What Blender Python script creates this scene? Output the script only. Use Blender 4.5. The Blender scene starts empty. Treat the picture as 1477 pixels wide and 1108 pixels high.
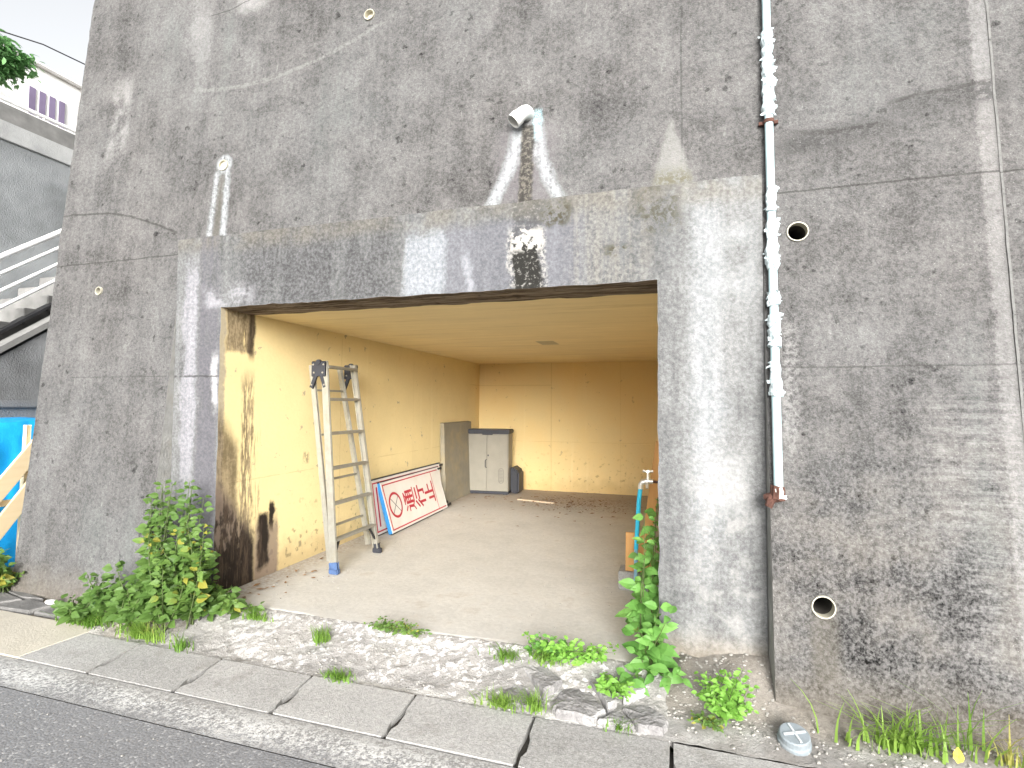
import bpy, bmesh, math, random
from mathutils import Vector, Matrix, noise as mnoise
R_ = math.radians
random.seed(7)
scene = bpy.context.scene
COL = scene.collection

# ------------------------------------------------------------------ camera, sky, sun, exposure
EYE = 1.6
ya, pa, ra = .2979, .0402, .0059
c, s, cp, sp, cr, sr = math.cos(ya), math.sin(ya), math.cos(pa), math.sin(pa), math.cos(ra), math.sin(ra)
Rv, Fv, Uv = Vector((c, s, 0)), Vector((-s*cp, c*cp, sp)), Vector((s*sp, -c*sp, cp))
R2, U2 = Rv*cr + Uv*sr, -Rv*sr + Uv*cr
cd = bpy.data.cameras.new('camera'); cam = bpy.data.objects.new('camera', cd); COL.objects.link(cam)
cam.matrix_world = Matrix(((R2.x, U2.x, -Fv.x, 0), (R2.y, U2.y, -Fv.y, 0), (R2.z, U2.z, -Fv.z, EYE), (0, 0, 0, 1)))
cd.sensor_width = 36; cd.lens = 753.73/1477*36; cd.clip_start = .05; cd.clip_end = 2000
scene.camera = cam

SUN_AZ, SUN_EL = R_(162), R_(15)          # from behind and to the right of the camera
w = bpy.data.worlds.new('World'); scene.world = w; w.use_nodes = True
wn = w.node_tree; wn.nodes.clear()
sky = wn.nodes.new('ShaderNodeTexSky'); sky.sky_type = 'NISHITA'; sky.sun_disc = False
sky.sun_elevation = SUN_EL; sky.sun_rotation = SUN_AZ; sky.dust_density = 6; sky.air_density = 1.0
hs = wn.nodes.new('ShaderNodeHueSaturation'); hs.inputs['Saturation'].default_value = .12
bg = wn.nodes.new('ShaderNodeBackground'); bg.inputs[1].default_value = .15
wo = wn.nodes.new('ShaderNodeOutputWorld')
wn.links.new(sky.outputs[0], hs.inputs['Color']); wn.links.new(hs.outputs[0], bg.inputs[0]); wn.links.new(bg.outputs[0], wo.inputs[0])
sl = bpy.data.lights.new('sun', 'SUN'); sl.energy = 1.5; sl.angle = R_(30); sl.color = (1, .96, .9)
so = bpy.data.objects.new('sun', sl); COL.objects.link(so)
sd = Vector((math.sin(SUN_AZ)*math.cos(SUN_EL), math.cos(SUN_AZ)*math.cos(SUN_EL), math.sin(SUN_EL)))
so.rotation_euler = sd.to_track_quat('Z', 'Y').to_euler()
vs = scene.view_settings; vs.view_transform = 'Standard'; vs.look = 'None'; vs.gamma = 1; vs.exposure = 1.55
scene.render.film_transparent = False
cy = scene.cycles; cy.max_bounces = 7; cy.diffuse_bounces = 5; cy.glossy_bounces = 2; cy.transmission_bounces = 3; cy.caustics_reflective = False; cy.caustics_refractive = False

# ------------------------------------------------------------------ node helpers
class V:
    def __init__(s, g, k): s.g, s.k = g, k
    def __add__(s, o): return s.g.m('ADD', s, o)
    __radd__ = __add__
    def __sub__(s, o): return s.g.m('SUBTRACT', s, o)
    def __rsub__(s, o): return s.g.m('SUBTRACT', o, s)
    def __mul__(s, o): return s.g.m('MULTIPLY', s, o)
    __rmul__ = __mul__
    def abs(s): return s.g.m('ABSOLUTE', s)
class G:
    def __init__(self, name):
        self.mat = bpy.data.materials.new(name); self.mat.use_nodes = True
        self.nt = self.mat.node_tree; self.nt.nodes.clear()
        p = self.node('ShaderNodeNewGeometry'); self.P = V(self, p.outputs['Position'])
        sx = self.node('ShaderNodeSeparateXYZ'); self.nt.links.new(p.outputs['Position'], sx.inputs[0])
        self.x, self.y, self.z = [V(self, o) for o in sx.outputs]
    def node(self, t): return self.nt.nodes.new(t)
    def put(self, sock, v):
        if isinstance(v, V): self.nt.links.new(v.k, sock)
        elif isinstance(v, (tuple, list)): sock.default_value = tuple(v) + ((1,) if len(v) == 3 and sock.type == 'RGBA' else ())
        else: sock.default_value = v if sock.type != 'RGBA' else (v, v, v, 1)
    def m(self, op, a, b=None, c=None):
        n = self.node('ShaderNodeMath'); n.operation = op
        for i, v in enumerate((a, b, c)):
            if v is not None: self.put(n.inputs[i], v)
        return V(self, n.outputs[0])
    def mn(self, a, b): return self.m('MINIMUM', a, b)
    def mx(self, a, b): return self.m('MAXIMUM', a, b)
    def ss(self, x, a, b):
        n = self.node('ShaderNodeMapRange'); n.interpolation_type = 'SMOOTHSTEP'
        self.put(n.inputs[0], x); n.inputs[1].default_value = a; n.inputs[2].default_value = b
        return V(self, n.outputs[0])
    def lin(self, x, a, b, c0, c1):
        n = self.node('ShaderNodeMapRange'); self.put(n.inputs[0], x)
        for i, v in zip((1, 2, 3, 4), (a, b, c0, c1)): n.inputs[i].default_value = v
        return V(self, n.outputs[0])
    def band(self, x, a, b, soft): return self.ss(x, a-soft, a+soft) * (1 - self.ss(x, b-soft, b+soft))
    def vec(self, x, y, z):
        n = self.node('ShaderNodeCombineXYZ')
        for i, v in enumerate((x, y, z)): self.put(n.inputs[i], v)
        return V(self, n.outputs[0])
    def sc(self, sx, sy, sz):
        n = self.node('ShaderNodeVectorMath'); n.operation = 'MULTIPLY'; self.put(n.inputs[0], self.P); n.inputs[1].default_value = (sx, sy, sz)
        return V(self, n.outputs[0])
    def noise(self, scale, detail=4, rough=.55, vec=None, dist=0):
        n = self.node('ShaderNodeTexNoise'); self.put(n.inputs['Vector'], vec or self.P)
        n.inputs['Scale'].default_value = scale; n.inputs['Detail'].default_value = detail
        n.inputs['Roughness'].default_value = rough; n.inputs['Distortion'].default_value = dist
        return V(self, n.outputs[0])
    def voro(self, scale, vec=None, feature='F1', rnd=1):
        n = self.node('ShaderNodeTexVoronoi'); n.feature = feature; self.put(n.inputs['Vector'], vec or self.P)
        n.inputs['Scale'].default_value = scale; n.inputs['Randomness'].default_value = rnd
        return V(self, n.outputs['Distance']), (V(self, n.outputs['Color']) if feature == 'F1' else None)
    def mix(self, f, a, b, mode='MIX'):
        n = self.node('ShaderNodeMix'); n.data_type = 'RGBA'; n.blend_type = mode; n.clamp_factor = True
        self.put(n.inputs[0], f); self.put(n.inputs[6], a); self.put(n.inputs[7], b)
        return V(self, n.outputs[2])
    def grey(self, v): return self.vec(v, v, v)
    def mulc(self, col, v): return self.mix(1.0, col, self.grey(v), 'MULTIPLY')
    def rnd(self):
        return V(self, self.node('ShaderNodeObjectInfo').outputs['Random'])
    def out(self, color, rough=.85, height=None, dist=.01, strength=1.0, spec=.3, metal=0, transl=0, tcol=None):
        b = self.node('ShaderNodeBsdfPrincipled'); o = self.node('ShaderNodeOutputMaterial')
        self.put(b.inputs['Base Color'], color); self.put(b.inputs['Roughness'], rough)
        b.inputs['Specular IOR Level'].default_value = spec; b.inputs['Metallic'].default_value = metal
        if height is not None:
            n = self.node('ShaderNodeBump'); n.inputs['Strength'].default_value = strength; n.inputs['Distance'].default_value = dist
            self.put(n.inputs['Height'], height); self.nt.links.new(n.outputs[0], b.inputs['Normal'])
        res = b.outputs[0]
        if transl:
            t = self.node('ShaderNodeBsdfTranslucent'); self.put(t.inputs[0], tcol or color)
            mx = self.node('ShaderNodeMixShader'); mx.inputs[0].default_value = transl
            self.nt.links.new(res, mx.inputs[1]); self.nt.links.new(t.outputs[0], mx.inputs[2]); res = mx.outputs[0]
        self.nt.links.new(res, o.inputs[0])
        return self.mat

# ------------------------------------------------------------------ materials
M = {}
def simple(name, col, rough=.6, var=.12, scale=9, metal=0, spec=.35, bump=.002, bscale=60, dirt=None, dirtamt=.5):
    g = G(name); n = g.noise(scale, 5, .6)
    k = g.mulc(g.mix(0, col, col), g.lin(n, .25, .75, 1-var, 1+var))
    if dirt: k = g.mix(g.ss(g.noise(scale*.6, 6, .65), .45, .75)*dirtamt, k, dirt)
    M[name] = g.out(k, rough, g.noise(bscale, 3), bump, 1, spec, metal)
    return M[name]

def mat_wall():
    g = G('weathered_concrete'); x, z = g.x, g.z
    big = g.noise(.55, 4, .62); mid = g.noise(2.6, 6, .7); fine = g.noise(34, 4, .75); grit = g.noise(115, 2, .7)
    streak = g.noise(1, 4, .65, g.sc(5.5, 1, .22)); streak2 = g.noise(1, 3, .6, g.sc(22, 1, .6))
    val = .100 + (big-.5)*.07 + (mid-.5)*.16 + (streak-.5)*.065 + (streak2-.5)*.03
    # coarser, more washed out towards the ground on the right
    low = g.ss(x, .2, .8) * (1 - g.ss(z, .6, 2.0))
    agg = g.ss(g.noise(55, 2, .6), .40, .62); fsh = g.ss(fine, .30, .70); gsh = g.ss(grit, .3, .7)
    val = val + (fsh-.5)*.052 + (gsh-.5)*.04 + (agg-.5)*.05*(low+.2) + low*((mid-.5)*.09 - .006)
    # darker wet-looking band under the coping and around the lift joints
    hi = g.ss(z, 3.4, 5.5)
    val = val + hi*(big-.55)*.09
    pit = g.ss(g.noise(13, 3, .55), .64, .72); val = val - pit*.05
    # pale scraped zone at the right
    sc = g.noise(1, 5, .7, g.sc(3, 1, 38))
    pale = g.band(x + (mid-.5)*.5, 1.32, 1.72, .14) * g.band(z + (big-.5)*.8, .25, 1.75, .3)
    val = val + pale * g.ss(sc, .40, .66)*.065
    pale2 = g.band(x+(fine-.5)*.04, 1.655, 1.73, .015); val = val + pale2*.06
    pale3 = g.band(x + (mid-.5)*.12, .60, .70, .03)*g.band(z, 1.35, 2.1, .12)*g.ss(fine, .4, .6); val = val + pale3*.06
    # pale pocket near the left arris
    p1 = g.band(x + (mid-.5)*.25, -5.22, -4.98, .07)*g.band(z + (mid-.5)*.4, 4.0, 4.75, .2)
    p1 = p1*g.ss(mid, .36, .55); val = val + p1*.10
    p2 = g.band(x + (mid-.5)*.2 + (z-5)*.05, -4.25, -4.05, .06)*g.ss(z, 4.2, 5.2); val = val + p2*.04
    p3 = g.band(x+(mid-.5)*.3, -3.75, -3.45, .12)*g.band(z+(mid-.5)*.1, 5.15, 5.4, .06); val = val + p3*.09
    col = g.grey(val); tint = big
    col = g.mix(1, col, g.mix(tint, (1.06, 1.0, .97), (.97, 1.0, 1.02)), 'MULTIPLY')
    col = g.mix(low*g.ss(mid, .4, .65)*.35, col, g.mulc(g.mix(0, (.125, .112, .092), (0, 0, 0)), .55+fine))
    # moss / damp tint near upper right
    col = g.mix(g.ss(streak*.5+big*.5, .54, .68)*.25, col, (.075, .092, .085))
    # lift joints: fine dark lines with breaks, crack arcs
    wob = (mid-.5)*.03
    def line(zc, thick, brk, xa=-9, xb=9, slope=0.0):
        thick = thick*.62
        d = (z + wob - zc - (x*slope if slope else 0)).abs()
        return (1 - g.ss(d, thick*.4, thick)) * g.ss(g.noise(2.2, 4, .7, g.sc(1, 1, 6+zc)), brk-.06, brk+.06) * g.band(x, xa, xb, .12)
    ln = line(2.91, .013, .40)
    ln = g.mx(ln, line(1.83, .011, .47)*.7)
    crack = g.noise(3.5, 5, .7, g.sc(.6, 1, 1.5))
    def arc(xc, zc, k, xa, xb, th):
        d = (z + (crack-.5)*.07 - zc + (x-xc)*(x-xc)*k).abs()
        return (1-g.ss(d, th*.3, th))*g.band(x, xa, xb, .05)
    ln = g.mx(ln, arc(-5.55, 3.42, .17, -5.75, -4.2, .014))
    rr = arc(1.0, 3.27, -.35, .72, 1.2, .022); rr = g.mx(rr, arc(1.7, 3.45, .25, 1.25, 1.75, .02))
    ln = g.mx(ln, rr*g.ss(fine, .35, .55)*.8); ln = g.mx(ln, arc(-4.1, 5.2, -.3, -4.1, -3.5, .008))
    rough_patch = g.mx(g.band(x, .65, 1.25, .1)*g.band(z-(x*.1), 3.07, 3.2, .04), g.band(x, 1.25, 1.8, .1)*g.band(z-(x*.05), 3.24, 3.36, .04))
    col = g.mix(rough_patch*g.ss(fine*.7+mid*.4, .50, .58)*.7, col, (.032, .032, .032))
    col = g.mix(ln*.62, col, (.03, .029, .027))
    # vertical hairline right of the pale triangle
    vl = (1-g.ss((x + (mid-.5)*.02 - .07).abs(), .003, .009))*g.band(z, 3.2, 4.2, .1); col = g.mix(vl*.5, col, (.04, .04, .04))
    # white arc scratch across the upper left
    d = (z - (4.42 + (x+3.6)*(x+3.6)*.17)).abs()
    scr = (1-g.ss(d, .008, .03))*g.band(x, -4.2, -2.1, .25)*g.ss(fine, .3, .55); col = g.mix(scr*.35, col, (.22, .22, .215))
    sn = g.noise(1, 2, .5, g.sc(30, 1, 7)); col = g.mix(g.ss(sn, .74, .80)*.4, col, (.25, .25, .245))
    sp_, _ = g.voro(42); col = g.mix((1-g.ss(sp_, .06, .13))*g.ss(mid, .40, .6)*.75, col, (.30, .30, .29))
    # lime runs below the outlets
    jx = x + (g.noise(9, 4, .6)-.5)*.05
    def run(xc, zt, zb, off0, off1, wd, pw=1.0):
        t = g.lin(z, zb, zt, 1, 0)
        tt = g.m('POWER', t, pw)
        left = (jx - xc + (off0 + tt*off1)).abs(); right = (jx - xc - (off0 + tt*off1)).abs()
        ww = wd
        dd = g.mn(left, right)
        return (1-g.ss(dd, 0, ww))*g.band(z, zb, zt, .02)
    w1 = run(-.99, 3.66, 3.02, .06, .20, .085, 1.8); w1 = g.mx(w1, run(-3.76, 3.64, 2.98, .05, .03, .06)*.95)
    halo = (1-g.ss((jx+.99).abs(), .12, .30))*g.band(z, 3.05, 3.6, .05); col = g.mix(halo*.4, col, (.16, .15, .16))
    ring = g.m('SQRT', (x+3.75)*(x+3.75)+(z-3.70)*(z-3.70)); w1 = g.mx(w1, (1-g.ss(ring + (fine-.5)*.08, .07, .10))*.9)
    col = g.mix(w1*g.ss(fine*.7 + streak2*.5, .38, .78), col, (.33, .355, .37))
    blue = (1-g.ss((jx+.91+(z-3.6)*.0).abs(), .012, .04))*g.band(z, 3.50, 3.72, .03)*g.ss(grit, .35, .55); col = g.mix(blue, col, (.28, .44, .48))
    dk = (1-g.ss((jx+.985).abs(), .035, .065))*g.band(z, 3.03, 3.62, .02); col = g.mix(dk*.8, col, g.mix(g.ss(fine, .45, .62), (.022, .02, .015), (.12, .11, .09)))
    dk2 = (1-g.ss((jx+3.76).abs(), .02, .05))*g.band(z, 3.0, 3.60, .03); col = g.mix(dk2*.5, col, (.09, .085, .07))
    # pale triangle
    tw = g.lin(z, 3.06, 3.5, .13, .01); tri = (1-g.ss((jx-.005).abs()-tw, -.03, .02))*g.band(z, 3.04, 3.5, .03)
    col = g.mix(tri*.5, col, (.25, .25, .24)); col = g.mix(tri*(1-g.ss(z, 3.08, 3.2))*g.ss(fine, .4, .55)*.8, col, (.1, .095, .06))
    # weep stain under the low outlet and soil splash along the foot
    wst = (1-g.ss((jx-.79).abs(), .03, .10))*g.band(z, .1, .5, .06); col = g.mix(wst*.35, col, (.10, .09, .07))
    spl = 1 - g.ss(z + (mid-.5)*.35, -.1, .22); col = g.mix(spl*.55, col, g.mulc(g.mix(0, (.13, .112, .088), (0, 0, 0)), .5+fine))
    h = fine*.6 + grit*.3 + mid*.5
    return g.out(col, .93, h, .02, 1, .2)

def mat_frame():
    g = G('lintel_concrete'); x, z = g.x, g.z
    mid = g.noise(3, 5, .68); fine = g.noise(40, 4, .75); grit = g.noise(110, 2, .7)
    st = g.noise(1, 4, .65, g.sc(9, 1, .5)); st2 = g.noise(1, 4, .65, g.sc(26, 1, .9))
    wob = g.noise(11, 4, .65); jx = x + (mid-.5)*.16 + (wob-.5)*.075; jz = z + (mid-.5)*.16 + (wob-.5)*.06
    val = .235 + (mid-.5)*.24 + (st-.5)*.24 + (fine-.5)*.22 + (grit-.5)*.14
    col = g.mix(1, g.grey(val), (.98, 1.0, 1.01), 'MULTIPLY')
    lint = g.ss(z, 2.36, 2.44)
    # lintel: slate coloured water film, darker left of centre
    lt = lint*g.band(jx, -3.45, -1.98, .12)*g.ss(mid+ (st-.5), .30, .5)
    col = g.mix(lt*.75, col, g.mulc(g.mix(0, (.118, .118, .123), (0, 0, 0)), .1+g.ss(fine, .3, .7)*.9+mid*.8))
    lt2 = lint*g.band(jx, -1.62, -.60, .09)*(1-g.ss(jz, 2.83, 2.93)); col = g.mix(lt2*.75, col, g.mulc(g.mix(0, (.225, .23, .262), (0, 0, 0)), .42+st*.8+fine*.35))
    w = lint*g.band(jx, -1.90, -1.58, .04)*(1-g.ss(jz, 2.78, 2.95)); col = g.mix(w*.9, col, g.mulc(g.mix(0, (.44, .47, .51), (0, 0, 0)), .3+st2*.6+fine*.7))
    w = lint*g.band(jx+(z-2.4)*.08, -1.42, -1.36, .025)*(1-g.ss(z, 2.6, 2.75)); col = g.mix(w*.5, col, (.55, .57, .62))
    # beige run-offs on the right half of the lintel
    rb = lint*g.band(jx, -.66, -.16, .08)*g.ss(st2*.6+fine*.45, .44, .62); col = g.mix(rb*.5, col, (.36, .34, .305))
    dkb = lint*g.band(jx, -.42, -.05, .08)*g.band(jz, 2.42, 2.85, .1)*g.ss(st, .45, .6); col = g.mix(dkb*.6, col, (.17, .18, .19))
    # black algae tongue with flaked white head
    tg = g.band(jx, -1.07, -.85, .025)*(1-.55*g.ss(z + (fine-.5)*.2, 2.70, 2.80)); col = g.mix(tg, col, g.mix(g.ss(fine, .56, .64), (.035, .034, .03), (.36, .35, .33)))
    fl = g.band(jx, -1.07, -.84, .015)*g.band(jz, 2.68, 2.82, .025)*g.ss(g.noise(13, 4, .65), .44, .50); col = g.mix(fl, col, (.66, .65, .61))
    ed = g.band(jx, -1.10, -1.06, .012); ed = g.mx(ed, g.band(jx, -.855, -.82, .012)); col = g.mix(ed*lint*(1-g.ss(z, 2.75, 2.9))*g.ss(fine, .4, .55)*.7, col, (.55, .54, .51))
    # sooty crust and moss under the ledge
    cr = lint*g.ss(jz, 2.83, 2.97)*g.ss(g.noise(4, 4, .6), .33, .6); col = g.mix(cr*.6, col, g.mix(fine, (.13, .12, .095), (.34, .32, .28)))
    ms = g.band(jx, -.86, -.66, .05)*g.band(jz, 2.83, 2.99, .04); ms = g.mx(ms, g.band(jx, -.2, .06, .06)*g.band(jz, 2.72, 3.02, .06)*.8)
    ms = g.mx(ms, g.band(jx, -.42, -.26, .05)*g.band(jz, 2.58, 2.66, .03)); col = g.mix(ms*g.ss(wob*.7+fine*.5, .56, .66)*.9, col, (.075, .068, .035))
    # right post: milky blue-white wash
    rp = g.ss(x, -.02, .12)
    wr = rp*g.band(jx, .13, .29, .07)*g.ss(z, .35, 1.3)*(1-g.ss(jz, 2.8, 2.95)); col = g.mix(wr*.8, col, g.mulc(g.mix(0, (.385, .405, .42), (0, 0, 0)), .3+st2*.6+fine*.7))
    wr2 = rp*g.band(jx, .22, .50, .06)*g.ss(jz, 2.1, 2.45)*(1-g.ss(jz, 2.68, 2.78))*g.ss(mid, .35, .6); col = g.mix(wr2*.6, col, (.41, .43, .44))
    wr3 = rp*g.band(jx, .10, .5, .12)*(1-g.ss(z, .9, 1.6))*g.ss(g.noise(7, 5, .6), .45, .62); col = g.mix(wr3*.55, col, (.44, .44, .43))
    wr4 = rp*g.band(jx, .18, .42, .06)*g.band(jz, .95, 1.3, .08); col = g.mix(wr4*.6, col, (.45, .46, .46))
    # left post: chalk streak between two slate streaks
    lp = 1 - g.ss(x, -3.66, -3.60)
    a = lp*g.band(jx, -3.86, -3.62, .04)*g.ss(st+mid*.5, .5, .85); col = g.mix(a*.8, col, (.17, .165, .19))
    a = lp*g.band(jx, -4.02, -3.88, .03)*g.ss(z, .7, 1.1)*(1-g.ss(jz, 2.6, 2.95)); col = g.mix(a*.85, col, g.mulc(g.mix(0, (.43, .43, .465), (0, 0, 0)), .3+st2*.6+fine*.7))
    a = lp*g.band(jx, -3.70, -3.64, .02)*g.band(jz, 1.55, 2.0, .08); col = g.mix(a*.9, col, (.68, .68, .69))
    a = lint*g.band(jx, -3.80, -3.30, .1)*g.band(jz, 2.42, 2.60, .05)*g.ss(mid, .4, .6); col = g.mix(a*.7, col, (.56, .56, .60))
    ln = (1-g.ss((z + (mid-.5)*.05 - 1.83).abs(), .004, .012))*g.ss(mid, .45, .5)*lp
    col = g.mix(ln*.7, col, (.06, .06, .06))
    sp_, _ = g.voro(40); col = g.mix((1-g.ss(sp_, .05, .1))*g.ss(mid, .45, .6)*.7, col, (.6, .6, .58))
    col = g.mulc(col, .40 + g.ss(fine, .3, .7)*.16 + rp*.12); soil = 1-g.ss(jz, .02, .28); col = g.mix(soil*.6, col, g.mulc(g.mix(0, (.22, .18, .13), (0, 0, 0)), .5+fine))
    return g.out(col, .92, fine*.4+grit*.25+mid*.5, .011, 1, .22)

def stain_paint(name, stains=False, base=(.80, .655, .35)):
    g = G(name); x, y, z = g.x, g.y, g.z
    n = g.noise(1.2, 6, .6); f = g.noise(30, 5, .65); n2 = g.noise(5, 6, .65)
    col = g.mulc(g.mix(0, base, base), .93 + (n-.5)*.25 + (f-.5)*.10)
    col = g.mix(g.ss(n2, .58, .8)*.3, col, (.62, .45, .20))
    # chips and scuffs
    ch = g.ss(g.noise(9, 4, .62, dist=.4), .665, .70); col = g.mix(ch*.7, col, (.30, .26, .20))
    low = 1 - g.ss(z + (n2-.5)*.5, .02, .34); col = g.mix(low*.55, col, (.36, .26, .13))
    spots = g.ss(g.noise(14, 3, .5), .60, .68)*(1-g.ss(z, .3, .9)); col = g.mix(spots*.6, col, (.16, .13, .07))
    h = f*.3
    # board joints
    def hl(v, c0, t=.006): return 1-g.ss((v + (n2-.5)*.012 - c0).abs(), t*.4, t)
    jl = hl(z, 1.98)*(1-g.ss(x, -2.2, -2.17))*g.ss(y, 9, 9.3); jl = g.mx(jl, hl(x, -2.18)*g.ss(y, 9, 9.3)); jl = g.mx(jl, hl(x, -.9)*g.ss(y, 9, 9.3)*.5)
    jl = g.mx(jl, hl(z, .92)*.6*g.ss(n2, .4, .55)); jl = g.mx(jl, hl(y, 5.15)*.7*(1-g.ss(z, 2.3, 2.4))); jl = g.mx(jl, hl(y, 6.9)*.35)
    col = g.mix(jl*.45, col, (.33, .23, .10)); h = h - jl*.5
    col = g.mix(g.ss(y, 9.3, 9.6)*(.35+(n-.5)*.9), col, (.72, .48, .18))  # warm bounced light painted into the colour at the back wall
    # streaky water marks
    ws = g.ss(g.noise(1, 5, .6, g.sc(7, 5, .35)), .6, .75); col = g.mix(ws*.18, col, (.92, .80, .48))
    if stains:
        jy = y + (n2-.5)*.10 + (g.noise(15, 3)-.5)*.035; jz = z + (n2-.5)*.18
        dark = g.mix(g.ss(f, .42, .62), (.022, .015, .010), (.16, .115, .075)); brown = g.mix(g.ss(f, .35, .6), (.11, .08, .045), (.38, .31, .20))
        sv = g.noise(1, 4, .7, g.sc(20, 20, 3.2)); dark = g.mix(g.ss(sv, .46, .66), (.016, .011, .008), (.075, .052, .036)); brown = g.mix(g.ss(sv*.7 + f*.35, .42, .62), (.085, .06, .035), (.30, .235, .15))
        # bare concrete strip along the arris
        bc = 1-g.ss(jy, 3.50, 3.53); col = g.mix(bc*.8, col, g.mulc(g.mix(0, (.30, .27, .22), (0, 0, 0)), .6+f*.8))
        up = g.band(jy, 3.52, 3.83, .02)*g.ss(jz, 2.02, 2.07)*g.ss(sv + (z-2.2)*.6, .25, .42); col = g.mix(up*.9, col, brown)
        col = g.mix(g.band(jy, 3.76, 3.84, .02)*g.ss(jz, 1.95, 2.1)*.8, col, dark)
        dr = g.band(jy, 3.71, 3.84, .02)*(1-g.ss(z, 1.7, 1.95))*g.ss(g.noise(1, 4, .65, g.sc(40, 40, 5)), .40, .52); col = g.mix(dr*.85, col, brown)
        dr = g.band(jy, 3.86, 3.93, .015)*g.band(jz, .3, 1.35, .15)*g.ss(g.noise(1, 4, .65, g.sc(60, 60, 4)), .5, .6); col = g.mix(dr*.6, col, brown)
        fan = g.band(jy, 3.45, 3.68, .03)*(1-g.ss(jz + (y-3.5)*1.5, 1.35, 1.6)); col = g.mix(fan*.85, col, g.mulc(brown, .8))
        lo = (1-g.ss(jz + (y-3.45)*1.2, .82, 1.05))*(1-g.ss(jy, 3.86, 3.92)); col = g.mix(lo*.9, col, (.17, .13, .105)); col = g.mix(lo*g.ss(sv + g.noise(5, 3, .6)*.6 - (z-.2)*.25, .62, .76), col, dark)
        t1 = g.band(jy, 3.93, 4.06, .02)*(1-g.ss(jz, .56, .62)); t2 = g.band(jy, 4.07, 4.13, .012)*(1-g.ss(jz, .66, .72))
        hal = g.band(jy, 3.9, 4.19, .02)*(1-g.ss(jz, .42, .62)); col = g.mix(hal*.8, col, (.20, .15, .13))
        col = g.mix(g.mx(t1*g.ss(jz, .05, .12), t2*g.ss(jz, .35, .5)), col, dark)
        sm = g.band(jy, 4.52, 4.60, .02)*g.band(jz, .98, 1.08, .02)*g.ss(f, .4, .55); sm = g.mx(sm, g.band(jy, 4.48, 4.52, .01)*g.band(z, .15, .21, .01)); col = g.mix(sm*.7, col, (.17, .15, .10))
        h = h + g.mx(lo, fan)*f*.6
    return g.out(col, .72, h + grit_(g)*.15, .006, 1, .3)
def grit_(g): return g.noise(130, 2)

def mat_ceiling():
    g = G('ceiling_paint'); n = g.noise(1.5, 5, .6); gr = g.noise(1, 6, .7, g.sc(.9, 14, 1)); f = g.noise(40, 4)
    col = g.mulc(g.mix(0, (.86, .69, .38), (0, 0, 0)), .9 + (n-.5)*.2 + (gr-.5)*.22)
    col = g.mix(g.ss(gr, .62, .68)*.6, col, (.92, .80, .52)); col = g.mix(g.ss(.5-gr+.12*n, .14, .2)*.35, col, (.50, .36, .16))
    jl = 1-g.ss((g.y-5.1).abs(), .002, .008); jl = g.mx(jl, 1-g.ss((g.y-6.9).abs(), .002, .008)); col = g.mix(jl*.4, col, (.4, .28, .1))
    pt = g.band(g.x+(f-.5)*.02, -1.65, -1.42, .01)*g.band(g.y, 6.35, 6.75, .02); col = g.mix(pt*.7, col, (.30, .26, .18))
    return g.out(col, .7, gr*.5+f*.2, .006, 1, .3)

def mat_soffit():
    g = G('bare_soffit'); n = g.noise(1, 6, .7, g.sc(2.5, 30, 6)); n2 = g.noise(9, 5, .6)
    col = g.mix(g.ss(n, .35, .65), (.06, .042, .03), (.30, .24, .18)); col = g.mix(g.ss(n2, .6, .7)*.6, col, (.03, .022, .017))
    return g.out(col, .95, n+n2*.5, .02, 1, .1)

def mat_floor():
    g = G('floor_concrete'); x, y = g.x, g.y
    n = g.noise(.9, 6, .6); f = g.noise(26, 6, .7); m = g.noise(4.5, 6, .65)
    col = g.mulc(g.mix(0, (.55, .535, .50), (0, 0, 0)), .88 + (n-.5)*.5 + (g.ss(f, .3, .7)-.5)*.14 + (m-.5)*.3)
    col = g.mix(g.ss(m + (n-.5)*.5, .56, .76)*.45, col, (.30, .25, .20))
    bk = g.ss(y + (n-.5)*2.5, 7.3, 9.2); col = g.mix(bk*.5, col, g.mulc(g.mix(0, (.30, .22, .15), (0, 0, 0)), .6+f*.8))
    rd = g.band(x+(m-.5)*.6, -2.3, -.6, .4)*g.band(y+(m-.5)*.6, 7.9, 9.2, .3)*g.ss(f, .5, .6); col = g.mix(rd*.7, col, (.10, .05, .035))
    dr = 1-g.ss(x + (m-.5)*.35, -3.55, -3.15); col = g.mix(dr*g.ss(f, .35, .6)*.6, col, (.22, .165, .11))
    ft = 1-g.ss(y + (m-.5)*.25, 3.42, 3.6); col = g.mix(ft*.35, col, (.52, .51, .49))
    sp_, _ = g.voro(22); col = g.mix((1-g.ss(sp_, .05, .1))*g.ss(n, .48, .6)*.6, col, (.62, .6, .56))
    return g.out(col, .85, f*.4+m*.5, .008, 1, .25)

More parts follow.
